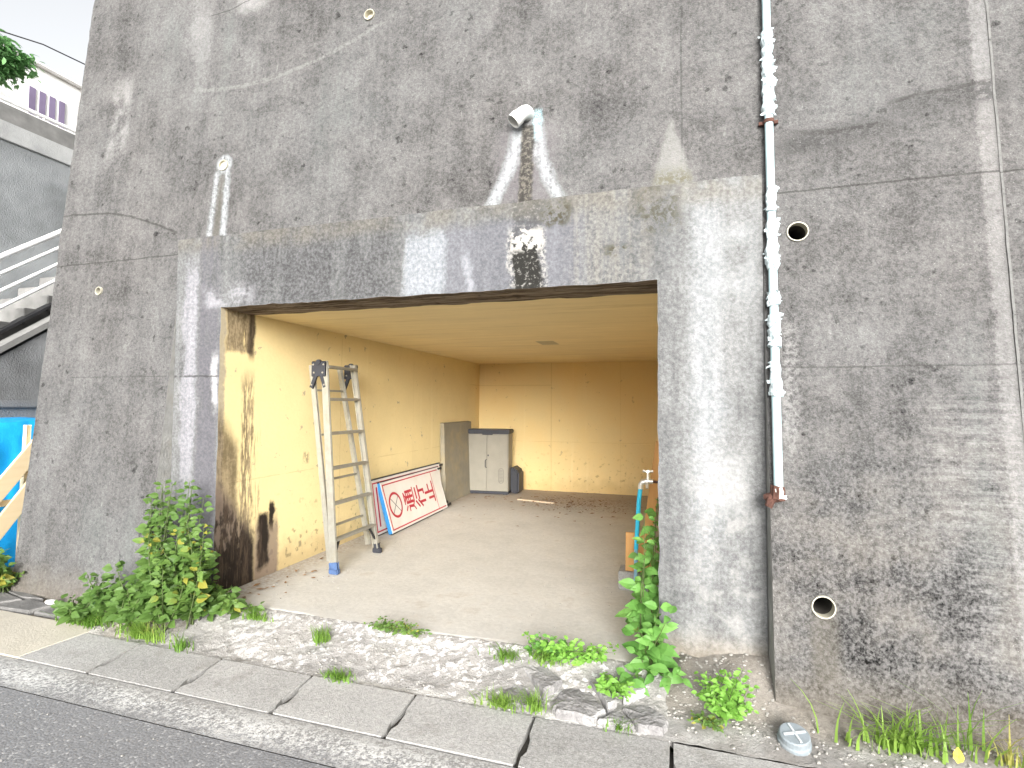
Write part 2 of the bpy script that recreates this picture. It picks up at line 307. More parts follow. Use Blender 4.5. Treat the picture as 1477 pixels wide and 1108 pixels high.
def mat_asphalt():
    g = G('asphalt'); n = g.noise(.7, 5, .6); f = g.noise(90, 4, .7); d, cc = g.voro(85)
    sepc = g.node('ShaderNodeSeparateColor'); g.nt.links.new(cc.k, sepc.inputs[0]); r = V(g, sepc.outputs[0])
    val = .215 + (n-.5)*.07 + (g.ss(f, .3, .7)-.5)*.07 + (r-.5)*.06
    col = g.mix(1, g.grey(val), (.98, .99, 1.03), 'MULTIPLY')
    col = g.mix(g.ss(r, .93, .96)*.7, col, (.42, .42, .42))
    return g.out(col, .85, (1-d)*.5+f*.3, .003, 1, .35)
def mat_edge_line():
    g = G('worn_white_line'); f = g.noise(34, 6, .75); n = g.noise(2.2, 4, .6); f2 = g.noise(100, 3)
    e = g.band(g.y + (n-.5)*.10 + (f-.5)*.10, 2.285, 2.45, .085)
    mask = g.ss(f*.7 + f2*.25 + (n-.5)*.25, .40, .56)*(.2+e*.8)
    base = g.mulc(g.mix(0, (.23, .23, .235), (0, 0, 0)), .5+f2)
    base = g.mix(g.ss(g.y+(n-.5)*.1, 2.30, 2.48)*.5, base, (.30, .29, .27))
    return g.out(g.mix(mask, base, (.64, .64, .63)), .85, f*.6+f2*.5, .008, 1, .3)
def mat_gutter():
    g = G('gutter_concrete'); n = g.noise(1.6, 5, .6); f = g.noise(48, 6, .7); p = g.noise(130, 2)
    v = g.rnd(); col = g.mulc(g.mix(0, (.375, .37, .36), (0, 0, 0)), .72 + v*.28 + (n-.5)*.5 + (g.ss(f, .3, .7)-.5)*.30 + (g.ss(p, .3, .7)-.5)*.25)
    col = g.mix(g.ss(g.noise(3.3, 5, .65), .55, .72)*.5, col, (.19, .18, .165))
    return g.out(col, .9, f*.5+p*.4, .007, 1, .25)
def mat_apron():
    g = G('rough_apron_concrete'); n = g.noise(1.9, 6, .65); f = g.noise(24, 6, .72); p = g.noise(90, 3, .6); d, _ = g.voro(19)
    white = g.ss(f*.8 + n*.5 + (.5-d)*.2, .655, .76)
    base = g.mulc(g.mix(g.noise(2.5, 3), (.24, .235, .235), (.40, .385, .36)), .45+f*.7+p*.35)
    wy = g.ss(g.x, -3.0, -2.0); base = g.mix(g.ss(g.noise(1.1, 3), .55, .7)*.5*(1-wy), base, (.30, .235, .165))
    col = g.mix(white*(wy*.6+.4), base, (.64, .635, .635))
    ml = g.band(g.y + (n-.5)*.07 + (f-.5)*.03, 2.885, 2.925, .012)*g.ss(g.x + (n-.5), -2.2, -1.7); col = g.mix(ml*.85, col, (.5, .49, .47))
    return g.out(col, .93, f*.9+p*.4+(1-d)*.4, .016, 1, .2)
def mat_soil():
    g = G('ground_soil'); n = g.noise(1.2, 6, .65); f = g.noise(35, 6, .75)
    col = g.mix(n, (.17, .135, .095), (.30, .265, .21)); col = g.mulc(col, .55+f*.9)
    return g.out(col, .95, f, .03, 1, .1)
def mat_sed():
    g = G('silt_concrete'); n = g.noise(2.2, 6, .65); f = g.noise(32, 6, .72); p = g.noise(110, 3)
    col = g.mix(g.ss(n, .35, .65), (.22, .208, .195), (.38, .375, .365)); col = g.mulc(col, .5+f*.7+p*.35)
    near = g.ss(g.y + (n-.5)*.25, 3.0, 3.16); col = g.mix(near*.75, col, g.mulc(g.mix(n, (.11, .095, .075), (.19, .17, .145)), .3+f*1.4))
    return g.out(col, .93, f*.8+p*.3, .012, 1, .2)
def mat_leaf(name, a, b, yellow=.1, ycol=(.30, .26, .04)):
    g = G(name); v = g.rnd(); n = g.noise(6, 3); k = g.mn(g.mx(v*.6 + n*.8 - .2, 0), 1)
    col = g.mix(k, a, b); col = g.mix(g.ss(v + (g.noise(5, 2)-.5)*.6, 1.02-yellow, 1.12-yellow)*.75, col, ycol)
    M[name] = g.out(col, .5, g.noise(70, 2), .002, .6, .3, 0, .38, g.mulc(col, 1.5))
def mat_wood(name, a, b, along='z'):
    g = G(name); S = {'x': (1.2, 22, 22), 'y': (22, 1.2, 22), 'z': (22, 22, 1.2)}[along]
    n = g.noise(1, 5, .65, g.sc(*S)); col = g.mix(n, a, b); M[name] = g.out(col, .7, n, .003, 1, .3)

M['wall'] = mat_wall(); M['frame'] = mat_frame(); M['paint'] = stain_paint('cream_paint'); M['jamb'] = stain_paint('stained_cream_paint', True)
M['ceiling'] = mat_ceiling(); M['soffit'] = mat_soffit(); M['floor'] = mat_floor(); M['asphalt'] = mat_asphalt(); M['line'] = mat_edge_line()
M['gutter'] = mat_gutter(); M['apron'] = mat_apron(); M['soil'] = mat_soil(); M['sed'] = mat_sed()
mat_leaf('leaf_shrub', (.065, .135, .03), (.17, .27, .065), .2); mat_leaf('leaf_vine', (.08, .21, .04), (.18, .36, .09), .0)
mat_leaf('leaf_bright', (.12, .27, .04), (.22, .42, .08), .03); mat_leaf('grass', (.10, .22, .03), (.26, .38, .08), .12, (.42, .36, .12))
mat_leaf('leaf_tree', (.09, .22, .08), (.18, .36, .14), .0)
simple('aluminium', (.34, .33, .29), .42, .14, 14, .55, .5, .001, dirt=(.30, .27, .20), dirtamt=.6)
simple('dark_plastic', (.03, .032, .04), .5); simple('blue_rubber', (.05, .09, .19), .7, .3, 30)
simple('sign_white', (.66, .64, .60), .4, .06, 4, dirt=(.55, .48, .38), dirtamt=.3); simple('sign_red', (.42, .025, .045), .45, .1)
simple('sign_blue', (.03, .20, .46), .5, .15, 12); simple('black_steel', (.02, .02, .022), .45)
simple('cabinet_grey', (.235, .22, .18), .5, .07, 6); simple('cabinet_vent', (.17, .16, .135), .6)
simple('panel_grey', (.235, .215, .165), .75, .14, 5, dirt=(.45, .34, .16), dirtamt=.35)
simple('white_pvc', (.60, .60, .58), .45, .06, 9); simple('cream_pvc', (.44, .42, .34), .6, .15, 20, dirt=(.35, .32, .24))
simple('pale_blue_pvc', (.40, .54, .57), .5, .10, 12, dirt=(.56, .60, .60), dirtamt=.7); simple('tape', (.42, .49, .51), .8, .3, 24, bump=.01, bscale=40)
simple('rust', (.085, .04, .03), .9, .4, 30, bump=.006); simple('blue_pvc', (.03, .42, .62), .45, .1)
simple('old_blue_pvc', (.22, .40, .52), .6, .2, 18); simple('brass_chrome', (.72, .70, .66), .3, .1, 20, .7)
mat_wood('board', (.40, .20, .065), (.60, .34, .13), 'z'); mat_wood('pine', (.62, .48, .29), (.72, .60, .40), 'y'); mat_wood('lath', (.42, .32, .21), (.55, .45, .33), 'x')
simple('dark_concrete', (.19, .198, .205), .9, .35, 2.2, bump=.01, dirt=(.07, .07, .07), dirtamt=.6); simple('pale_concrete', (.42, .43, .43), .9, .22, 2.5, bump=.006, dirt=(.2, .21, .22))
simple('terrace_concrete', (.25, .265, .275), .9, .3, 1.6, bump=.01, dirt=(.13, .14, .145), dirtamt=.6); simple('stair_grey', (.19, .19, .185), .9, .3, 5); simple('white_rail', (.80, .80, .80), .4, .05); simple('house_white', (.80, .80, .80), .8, .04)
simple('window_violet', (.20, .16, .26), .25, .15, 2, spec=.5); simple('lid_grey', (.19, .22, .24), .55, .12, 18, dirt=(.25, .25, .24)); simple('lid_mark', (.42, .45, .47), .6)
simple('bark', (.16, .12, .085), .95, .3, 12, bump=.02); simple('pebble', (.30, .29, .27), .85, .35, 20); simple('dry_leaf', (.20, .11, .05), .85, .45, 14)
simple('reveal', (.26, .26, .25), .95, .25, 9, bump=.01, dirt=(.22, .2, .17), dirtamt=.5); simple('mortar', (.14, .14, .137), .95, .2, 20, bump=.01); simple('slab_dark', (.14, .138, .135), .9, .3, 6, bump=.01, dirt=(.32, .31, .3)); simple('slab_beige', (.42, .39, .33), .9, .15, 3, bump=.004)
simple('stone_grey', (.20, .195, .195), .9, .4, 7, bump=.016, bscale=40, dirt=(.47, .465, .46), dirtamt=.75)
simple('stem', (.07, .10, .03), .7, .3, 12); simple('joint_dirt_bore_shade', (.05, .046, .04), .95, .3, 20); simple('yellow_leaf', (.62, .48, .05), .6)
def mat_tarp():
    g = G('blue_tarp'); a = g.noise(1, 2, .5, g.sc(1, 120, 120)); n = g.noise(3, 5, .6)
    M['tarp'] = g.out(g.mulc(g.mix(n, (.01, .30, .72), (.02, .42, .86)), .9+a*.2), .4, a*.2+n, .01, 1, .5)
mat_tarp()

# ------------------------------------------------------------------ mesh helpers
def link(o, parent=None):
    COL.objects.link(o)
    if parent is not None: o.parent = parent; o.matrix_parent_inverse = parent.matrix_world.inverted() if parent.type != 'EMPTY' or True else Matrix()
    return o
def tag(o, label=None, cat=None, group=None, kind=None):
    for k, v in (('label', label), ('category', cat), ('group', group), ('kind', kind)):
        if v: o[k] = v
    return o
def obj(name, bm, mat, parent=None, smooth=False):
    me = bpy.data.meshes.new(name)
    bmesh.ops.recalc_face_normals(bm, faces=bm.faces[:]) if smooth != 'raw' else None
    if smooth is True:
        for e_ in bm.edges:
            if len(e_.link_faces) == 2 and e_.calc_face_angle() > R_(38): e_.smooth = False
    bm.to_mesh(me); bm.free()
    for mt in (mat if isinstance(mat, (list, tuple)) else [mat]): me.materials.append(M[mt])
    if smooth is True:
        for p in me.polygons: p.use_smooth = True
    o = bpy.data.objects.new(name, me); COL.objects.link(o)
    if parent is not None: adopt(o, parent)
    return o
def adopt(o, parent):                         # children keep their world placement
    o.parent = parent; o.matrix_parent_inverse = Matrix.Translation(-Vector(parent.location)) if parent.rotation_euler.z == 0 else (Matrix.Translation(parent.location) @ parent.rotation_euler.to_matrix().to_4x4()).inverted()
def empty(name, loc, label, cat, group=None):
    o = bpy.data.objects.new(name, None); o.location = loc; o.empty_display_size = .1; COL.objects.link(o); tag(o, label, cat, group); return o
def add_box(bm, p0, p1, bev=0, mat=None):
    x0, y0, z0 = p0; x1, y1, z1 = p1
    r = bmesh.ops.create_cube(bm, size=1); vs_ = r['verts']
    for v in vs_:
        v.co = Vector(((x0+x1)/2 + v.co.x*(x1-x0), (y0+y1)/2 + v.co.y*(y1-y0), (z0+z1)/2 + v.co.z*(z1-z0)))
        if mat: v.co = mat @ v.co
    if bev:
        es = list({e for v in vs_ for e in v.link_edges}); bmesh.ops.bevel(bm, geom=es, offset=bev, segments=2, affect='EDGES', clamp_overlap=True)
def box(p0, p1, bev=0, mat=None): bm = bmesh.new(); add_box(bm, p0, p1, bev, mat); return bm
def bar(bm, a, b, wx, wy, up=Vector((0, 0, 1)), bev=0):
    a, b = Vector(a), Vector(b); d = b-a; L = d.length; d.normalize()
    r = d.cross(up)
    if r.length < 1e-4: r = d.cross(Vector((1, 0, 0)))
    r.normalize(); u = r.cross(d)
    m = Matrix((( r.x, d.x, u.x, a.x), (r.y, d.y, u.y, a.y), (r.z, d.z, u.z, a.z), (0, 0, 0, 1)))
    add_box(bm, (-wx/2, 0, -wy/2), (wx/2, L, wy/2), bev, m)
def tube(bm, pts, rad, seg=10, caps=True, hollow=0):
    pts = [Vector(p) for p in pts]; rings = []
    rads = rad if isinstance(rad, (list, tuple)) else [rad]*len(pts)
    ref = None
    for i, p in enumerate(pts):
        d = (pts[min(i+1, len(pts)-1)] - pts[max(i-1, 0)]).normalized()
        if ref is None: ref = d.orthogonal().normalized()
        u = (ref - d*ref.dot(d)).normalized(); v = d.cross(u); ref = u
        rings.append([bm.verts.new(p + (u*math.cos(t)+v*math.sin(t))*rads[i]) for t in [2*math.pi*k/seg for k in range(seg)]])
    for a, b in zip(rings, rings[1:]):
        for k in range(seg): bm.faces.new((a[k], a[(k+1) % seg], b[(k+1) % seg], b[k]))
    if caps:
        bm.faces.new(list(reversed(rings[0]))); bm.faces.new(rings[-1])
    return rings
def prism(bm, poly, z0, z1, axis='z', jit=0):
    def co(p, h): return {'z': (p[0], p[1], h), 'x': (h, p[0], p[1]), 'y': (p[0], h, p[1])}[axis]
    lo = [bm.verts.new(co(p, z0)) for p in poly]; hi = [bm.verts.new(co(p, z1)) for p in poly]
    if jit:
        for v in hi: v.co.z += random.uniform(-jit, jit)
    bm.faces.new(lo); bm.faces.new(hi); n = len(poly)
    for i in range(n): bm.faces.new((lo[i], lo[(i+1) % n], hi[(i+1) % n], hi[i]))
    return lo, hi
def nz(x, y, z, s=1.0): return mnoise.noise(Vector((x*s, y*s, z*s)))
def lins(a, b, n): return [a + (b-a)*i/n for i in range(n)]

# ------------------------------------------------------------------ the place: shared measures
D, XL, XR, YB, ZT = 3.456, -3.626, -.088, 9.632, 2.407
XFL, XFR, ZH = -4.12, .535, 3.04
wall_y = lambda z: 3.25 + .0854*z
WX0, WX1 = -5.70, 1.735
DRAINS = [(-2.376, 4.816, .05), (-1.0, 3.70, .052), (-3.76, 3.69, .052), (-5.08, 2.634, .042), (.728, 2.655, .064), (.788, .50, .064)]

# ground sheets
def sheet(name, poly, z, mat, **kw):
    bm = bmesh.new(); bm.faces.new([bm.verts.new((p[0], p[1], z)) for p in poly]); o = obj(name, bm, mat); tag(o, **kw); return o
sheet('ground', [(-300, -300), (300, -300), (300, 300), (-300, 300)], -.30, 'soil', kind='structure')
sheet('road', [(-60, -3.6), (60, -3.6), (60, 2.23), (-60, 2.23)], -.155, 'asphalt', kind='structure')
ro = sheet('road_edge_line', [(-40, 2.232), (40, 2.232), (40, 2.49), (-40, 2.49)], -.152, 'line', kind='structure')

# gutter made of precast blocks
gut = tag(obj('gutter', box((-14.6, 2.50, -.30), (9.6, 2.868, -.172)), 'joint_dirt_bore_shade'), kind='structure')
jx = [-.74 - .725*i for i in range(-14, 20)]
for i in range(len(jx)-1):
    a, b = jx[i+1], jx[i]; gp = random.uniform(.004, .009)
    bm = bmesh.new(); bl = random.uniform(-.004, .004)
    vsx = [(a+gp, 2.495), (b-gp, 2.495), (b-gp, 2.87), (a+gp, 2.87)]
    # worn notch in one joint end
    k = random.uniform(.018, .034)
    top = [(a+gp+k*.3, 2.503, -.148), (a+gp+.004, 2.56, -.142), (a+gp+k, 2.60, -.139), (a+gp+k*.8, 2.69, -.134), (a+gp+.003, 2.73, -.132), (a+gp+.002, 2.865, -.120),
           (b-gp-.002, 2.865, -.120), (b-gp-.004, 2.72, -.132), (b-gp-k*.5, 2.62, -.138), (b-gp-.004, 2.56, -.142), (b-gp-k*.3, 2.503, -.148)]
    up = [bm.verts.new((x, y, z+bl)) for x, y, z in top]; lo = [bm.verts.new((x, y, -.28)) for x, y, z in top]
    bm.faces.new(up); n = len(up)
    for q in range(n): bm.faces.new((up[q], up[(q+1) % n], lo[(q+1) % n], lo[q]))
    obj('gutter_block', bm, 'gutter', gut)

# rough apron, silt, floor
def gridmesh(xs, ys, zf):
    bm = bmesh.new(); vv = [[bm.verts.new((x, y, zf(x, y))) for x in xs] for y in ys]
    for j in range(len(ys)-1):
        for i in range(len(xs)-1): bm.faces.new((vv[j][i], vv[j][i+1], vv[j+1][i+1], vv[j+1][i]))
    return bm
def apz(x, y):
    t = max(0, min(1, (y-2.872)/.5)); e = min(1, max(0, (y-2.872)/.05))
    return -.124 + .125*t**1.2 + e*(.016*nz(x, y, 0, 9) + .011*nz(x, y, 3, 23) + .02*nz(x, y, 7, 2.5))*(1-t*.55) + (.006 if t > .9 else 0) - max(0, x+.06+.06*nz(x, y, 6, 6))*.9
ap = obj('apron', gridmesh(lins(-4.2, .12, 206)+[.12], lins(2.872, 3.40, 28)+[3.40], apz), 'apron', smooth=True); tag(ap, kind='structure')
def flz(x, y):
    return .002*nz(x, y, 0, 3) - max(0, (3.40 + .05*nz(x, 0, 5, 3.1) - y))*.9
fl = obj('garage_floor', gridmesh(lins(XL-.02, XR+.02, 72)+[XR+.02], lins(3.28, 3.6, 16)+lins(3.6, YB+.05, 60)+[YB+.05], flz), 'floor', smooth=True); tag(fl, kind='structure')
def siz(x, y):
    t = max(0, min(1, (y-2.872)/.36)); return -.118 + .035*t*(1+nz(x, y, 1, 2)) + .012*nz(x, y, 2, 7) + .006*nz(x, y, 2, 25) + .24*max(0, min(1, (y-3.12)/.34))*(min(1, max(0, (x+.12)/.2)) if x < .5 else max(0, 1-(x-.5)*1.2))*(.8+.5*nz(x, y, 5, 4))
sil = obj('roadside_silt', gridmesh(lins(-.12, 9, 240)+[9], lins(2.872, 3.50, 22)+[3.50], siz), 'sed', smooth=True); tag(sil, kind='structure')
def lfz(x, y):
    t = max(0, min(1, (y-2.9)/.4)); return -.13 + .03*t + .014*nz(x, y, 4, 5) - (.012 if x < -4.3 else 0)
lft = obj('verge', gridmesh(lins(-14, -3.95, 160)+[-3.95], lins(2.872, 10, 90)+[10], lfz), 'soil', smooth=True); tag(lft, kind='structure')

# ------------------------------------------------------------------ retaining wall
def wall_mesh():
    xs = lins(WX0, XFL, 32)+lins(XFL, XFR, 92)+lins(XFR, WX1, 24)+[WX1]; zs = lins(-.35, ZH, 68)+lins(ZH, 7.2, 84)+[7.2]
    bm = bmesh.new(); iL, iR, jH = 32, 124, 68
    def pos(x, z):
        y = wall_y(z) + .006*nz(x, 0, z, 1.1) + .003*nz(x, 1, z, 6)
        dx = .012*nz(0, 3, z, 3) + .008*nz(0, 9, z, 11) if x == WX0 else 0
        return (x+dx, y, z)
    skip = set()
    for (hx, hz, r) in DRAINS:
        i0 = max(i for i, x in enumerate(xs) if x < hx-r-.015); i1 = min(i for i, x in enumerate(xs) if x > hx+r+.015)
        j0 = max(j for j, z in enumerate(zs) if z < hz-r-.015); j1 = min(j for j, z in enumerate(zs) if z > hz+r+.015)
        skip |= {(i, j) for i in range(i0, i1) for j in range(j0, j1)}
        DR.append((hx, hz, r, i0, i1, j0, j1))
    vt = {}
    def gv(i, j):
        if (i, j) not in vt: vt[i, j] = bm.verts.new(pos(xs[i], zs[j]))
        return vt[i, j]
    for j in range(len(zs)-1):
        for i in range(len(xs)-1):
            if (i, j) in skip or (iL <= i < iR and j < jH): continue
            bm.faces.new((gv(i, j), gv(i+1, j), gv(i+1, j+1), gv(i, j+1)))
    for hx, hz, r, i0, i1, j0, j1 in DR:       # outlets: ring to circle, then a bore
        per = [(i, j0) for i in range(i0, i1)]+[(i1, j) for j in range(j0, j1)]+[(i, j1) for i in range(i1, i0, -1)]+[(i0, j) for j in range(j1, j0, -1)]
        circ, bore = [], []
        for q in per:
            v = gv(*q); a = math.atan2(v.co.z-hz, v.co.x-hx); rr = r*(1+.05*nz(a, hx, 0, 2))
            X, Z = hx+rr*math.cos(a), hz+rr*math.sin(a); circ.append(bm.verts.new((X, wall_y(Z)+.003, Z))); bore.append(bm.verts.new((X, wall_y(Z)+.45, Z)))
        n = len(per)
        for k in range(n):
            k2 = (k+1) % n; bm.faces.new((gv(*per[k]), gv(*per[k2]), circ[k2], circ[k])); bm.faces.new((circ[k], circ[k2], bore[k2], bore[k]))
        bm.faces.new(bore)
    # reveal round the portal, returns at both ends and the top
    def strip(idx, dep, mi=0):
        bk = [bm.verts.new((gv(*q).co.x, dep, gv(*q).co.z)) for q in idx]
        for k in range(len(idx)-1): bm.faces.new((gv(*idx[k]), gv(*idx[k+1]), bk[k+1], bk[k])).material_index = mi
    strip([(iL, j) for j in range(0, jH+1)], 3.75, 1); strip([(i, jH) for i in range(iL, iR+1)], 3.75); strip([(iR, j) for j in range(jH, -1, -1)], 3.75, 1)
    nz_ = len(zs)-1; nx_ = len(xs)-1
    strip([(0, j) for j in range(nz_+1)], 11); strip([(i, nz_) for i in range(nx_+1)], 11); strip([(nx_, j) for j in range(nz_+1)], 4.2)
    return bm
DR = []
bmw = wall_mesh()
wall = tag(obj('retaining_wall', bmw, ['wall', 'reveal'], smooth=True), 'tall weathered grey concrete retaining wall leaning back around the garage opening', 'wall')
# neighbouring bay beyond the pale joint
bm = bmesh.new(); xs = lins(1.75, 9, 40)+[9]; zs = lins(-.35, 7.2, 50)+[7.2]
vv = [[bm.verts.new((x, wall_y(z)+.012+.006*nz(x, 2, z, 1.3), z)) for x in xs] for z in zs]
for j in range(len(zs)-1):
    for i in range(len(xs)-1): bm.faces.new((vv[j][i], vv[j][i+1], vv[j+1][i+1], vv[j+1][i]))
top = [bm.verts.new((v.co.x, 11, v.co.z)) for v in vv[-1]]
for i in range(len(xs)-1): bm.faces.new((vv[-1][i], vv[-1][i+1], top[i+1], top[i]))
obj('wall_bay', bm, 'wall', wall, True)
for k, z in enumerate(lins(-.3, 6.9, 9)):
    bm = bmesh.new(); zz = lins(z, z+.795, 10)+[z+.795]
    l = [[bm.verts.new((x+.004*nz(x, z_, 0, 7), wall_y(z_)+y, z_)) for z_ in zz] for x, y in ((WX1+.001, .05), (WX1+.0012, -.004), (1.749, -.003), (1.7495, .05))]
    for a, b in zip(l, l[1:]):
        for q in range(len(zz)-1): bm.faces.new((a[q], a[q+1], b[q+1], b[q]))
    obj('joint_filler', bm, 'mortar', wall)

# portal frame
def frame_mesh():
    xs = lins(XFL+.003, XL, 10)+lins(XL, XR, 70)+lins(XR, XFR-.003, 13)+[XFR-.003]; zs = lins(-.3, ZT, 54)+lins(ZT, ZH-.003, 14)+[ZH-.003]
    iL, iR, jT = 10, 80, 54
    bm = bmesh.new(); vt = {}
    def gv(i, j):
        if (i, j) not in vt:
            x, z = xs[i], zs[j]; y = D + .004*nz(x, 5, z, 2) + .0025*nz(x, 5, z, 9)
            if i in (iL, iR) and j <= jT: x += .010*nz(0, i, z, 5) + .006*nz(0, i, z, 17)
            if j == jT and iL <= i <= iR: z += .008*nz(x, 0, 4, 5) + .006*nz(x, 0, 4, 15)
            if j == len(zs)-1: z += .010*nz(x, 0, 9, 2.2) + .005*nz(x, 3, 9, 12) - .012; y += .006
            vt[i, j] = bm.verts.new((x, y, z))
        return vt[i, j]
    for j in range(len(zs)-1):
        for i in range(len(xs)-1):
            if iL <= i < iR and j < jT: continue
            bm.faces.new((gv(i, j), gv(i+1, j), gv(i+1, j+1), gv(i, j+1)))
    def strip(idx, dep, mi, flat=None):
        bk = []
        for n_, q in enumerate(idx):
            co = gv(*q).co.copy(); co.y = dep(co) if callable(dep) else dep
            if flat: co = flat(co)
            bk.append(bm.verts.new(co))
        for k in range(len(idx)-1): bm.faces.new((gv(*idx[k]), gv(*idx[k+1]), bk[k+1], bk[k])).material_index = mi
    n = len(xs)-1; t = len(zs)-1
    strip([(iL, j) for j in range(jT+1)], 3.852, 1, lambda c_: Vector((XL, c_.y, c_.z))); strip([(iR, j) for j in range(jT+1)], 3.852, 1, lambda c_: Vector((XR, c_.y, c_.z)))
    strip([(i, jT) for i in range(iL, iR+1)], lambda c_: 3.80+.05*nz(c_.x, 2, 2, 4)+.02*nz(c_.x, 2, 2, 17), 2, lambda c_: Vector((c_.x, c_.y, ZT-.012)))
    strip([(0, j) for j in range(t+1)], 3.74, 0); strip([(n, j) for j in range(t+1)], 3.74, 0); strip([(i, t) for i in range(n+1)], 3.74, 0)
    return bm
obj('portal_frame', frame_mesh(), ['frame', 'jamb', 'soffit'], wall, True)

# outlets in the wall
def ring_(hx, hz, rr, y): return [(hx+rr*math.cos(2*math.pi*k/24), wall_y(hz+rr*math.sin(2*math.pi*k/24))+y, hz+rr*math.sin(2*math.pi*k/24)) for k in range(24)]
def outlet(i, mat, plug, lip, wall_t=.006):
    hx, hz, r = DRAINS[i]; bm = bmesh.new(); seg = 24
    def ring(rr, y): return [bm.verts.new((hx+rr*math.cos(2*math.pi*k/seg), wall_y(hz+rr*math.sin(2*math.pi*k/seg))+y, hz+rr*math.sin(2*math.pi*k/seg))) for k in range(seg)]
    rs = [ring(r*.94, .1), ring(r*.94, -lip), ring(r*.94-wall_t, -lip), ring(r*.94-wall_t, plug)]
    for a, b in zip(rs, rs[1:]):
        for k in range(seg): bm.faces.new((a[k], a[(k+1) % seg], b[(k+1) % seg], b[k]))
    if plug < .1: bm.faces.new(rs[-1])
    o = obj('drain_outlet', bm, mat, wall, True)
    if plug > .1:
        bm = bmesh.new(); q = [ring_(hx, hz, r*.94-wall_t-.001, y_) for y_ in (.05, plug-.01)]; q = [[bm.verts.new(p) for p in l] for l in q]
        for k in range(24): bm.faces.new((q[0][k], q[0][(k+1) % 24], q[1][(k+1) % 24], q[1][k]))
        bm.faces.new(q[1]); obj('shade_lining', bm, 'joint_dirt_bore_shade', o, True)  # dark lining added inside the pipe, standing in for shade in the bore
    return o
outlet(0, 'cream_pvc', .03, .012); outlet(2, 'cream_pvc', .012, .008); outlet(3, 'cream_pvc', .30, .012); outlet(4, 'cream_pvc', .40, .006); outlet(5, 'cream_pvc', .40, .004)
# white elbow spout
hx, hz, r = DRAINS[1]; y0 = wall_y(hz); bm = bmesh.new()
dirn = Vector((-.62, -.28, -.73)).normalized()
p0 = Vector((hx+.015, y0+.10, hz)); p1 = Vector((hx+.015, y0-.03, hz)); pts = [p0, p1]
for t in (.25, .5, .75, 1): pts.append(p1 + Vector((0, -.055, 0))*t*(1-t*.35) + dirn*.065*t*t)
e = pts[-1]; pts += [e+dirn*.012, e+dirn*.013, e+dirn*.065]
rr = [.046]*6+[.046, .053, .053]
ring = tube(bm, pts, rr, 20, caps=False)
inner = [bm.verts.new(v.co*.12 + (e+dirn*.065)*.0 + (v.co*.88 - (v.co-(e+dirn*.065))*.12)) for v in ring[-1]]
deep = [bm.verts.new(v.co - dirn*.05) for v in inner]
for k in range(20):
    k2 = (k+1) % 20; bm.faces.new((ring[-1][k], ring[-1][k2], inner[k2], inner[k])); bm.faces.new((inner[k], inner[k2], deep[k2], deep[k]))
bm.faces.new(deep)
tag(obj('elbow_spout', bm, 'white_pvc', wall, True), 'white bent plastic spout with lime runs below it')

# ------------------------------------------------------------------ garage room
def slab(name, p0, p1, mat): return tag(obj(name, box(p0, p1), mat), kind='structure')
slab('wall_left', (XL-.25, 3.852, -.2), (XL, YB+.25, ZT+.2), 'jamb'); slab('wall_right', (XR, 3.852, -.2), (XR+.25, YB+.25, ZT+.2), 'paint')
slab('wall_back', (XL, YB, -.2), (XR, YB+.25, ZT+.2), 'paint'); slab('ceiling', (XL, 3.78, ZT-.004), (XR, YB, ZT+.2), 'ceiling')

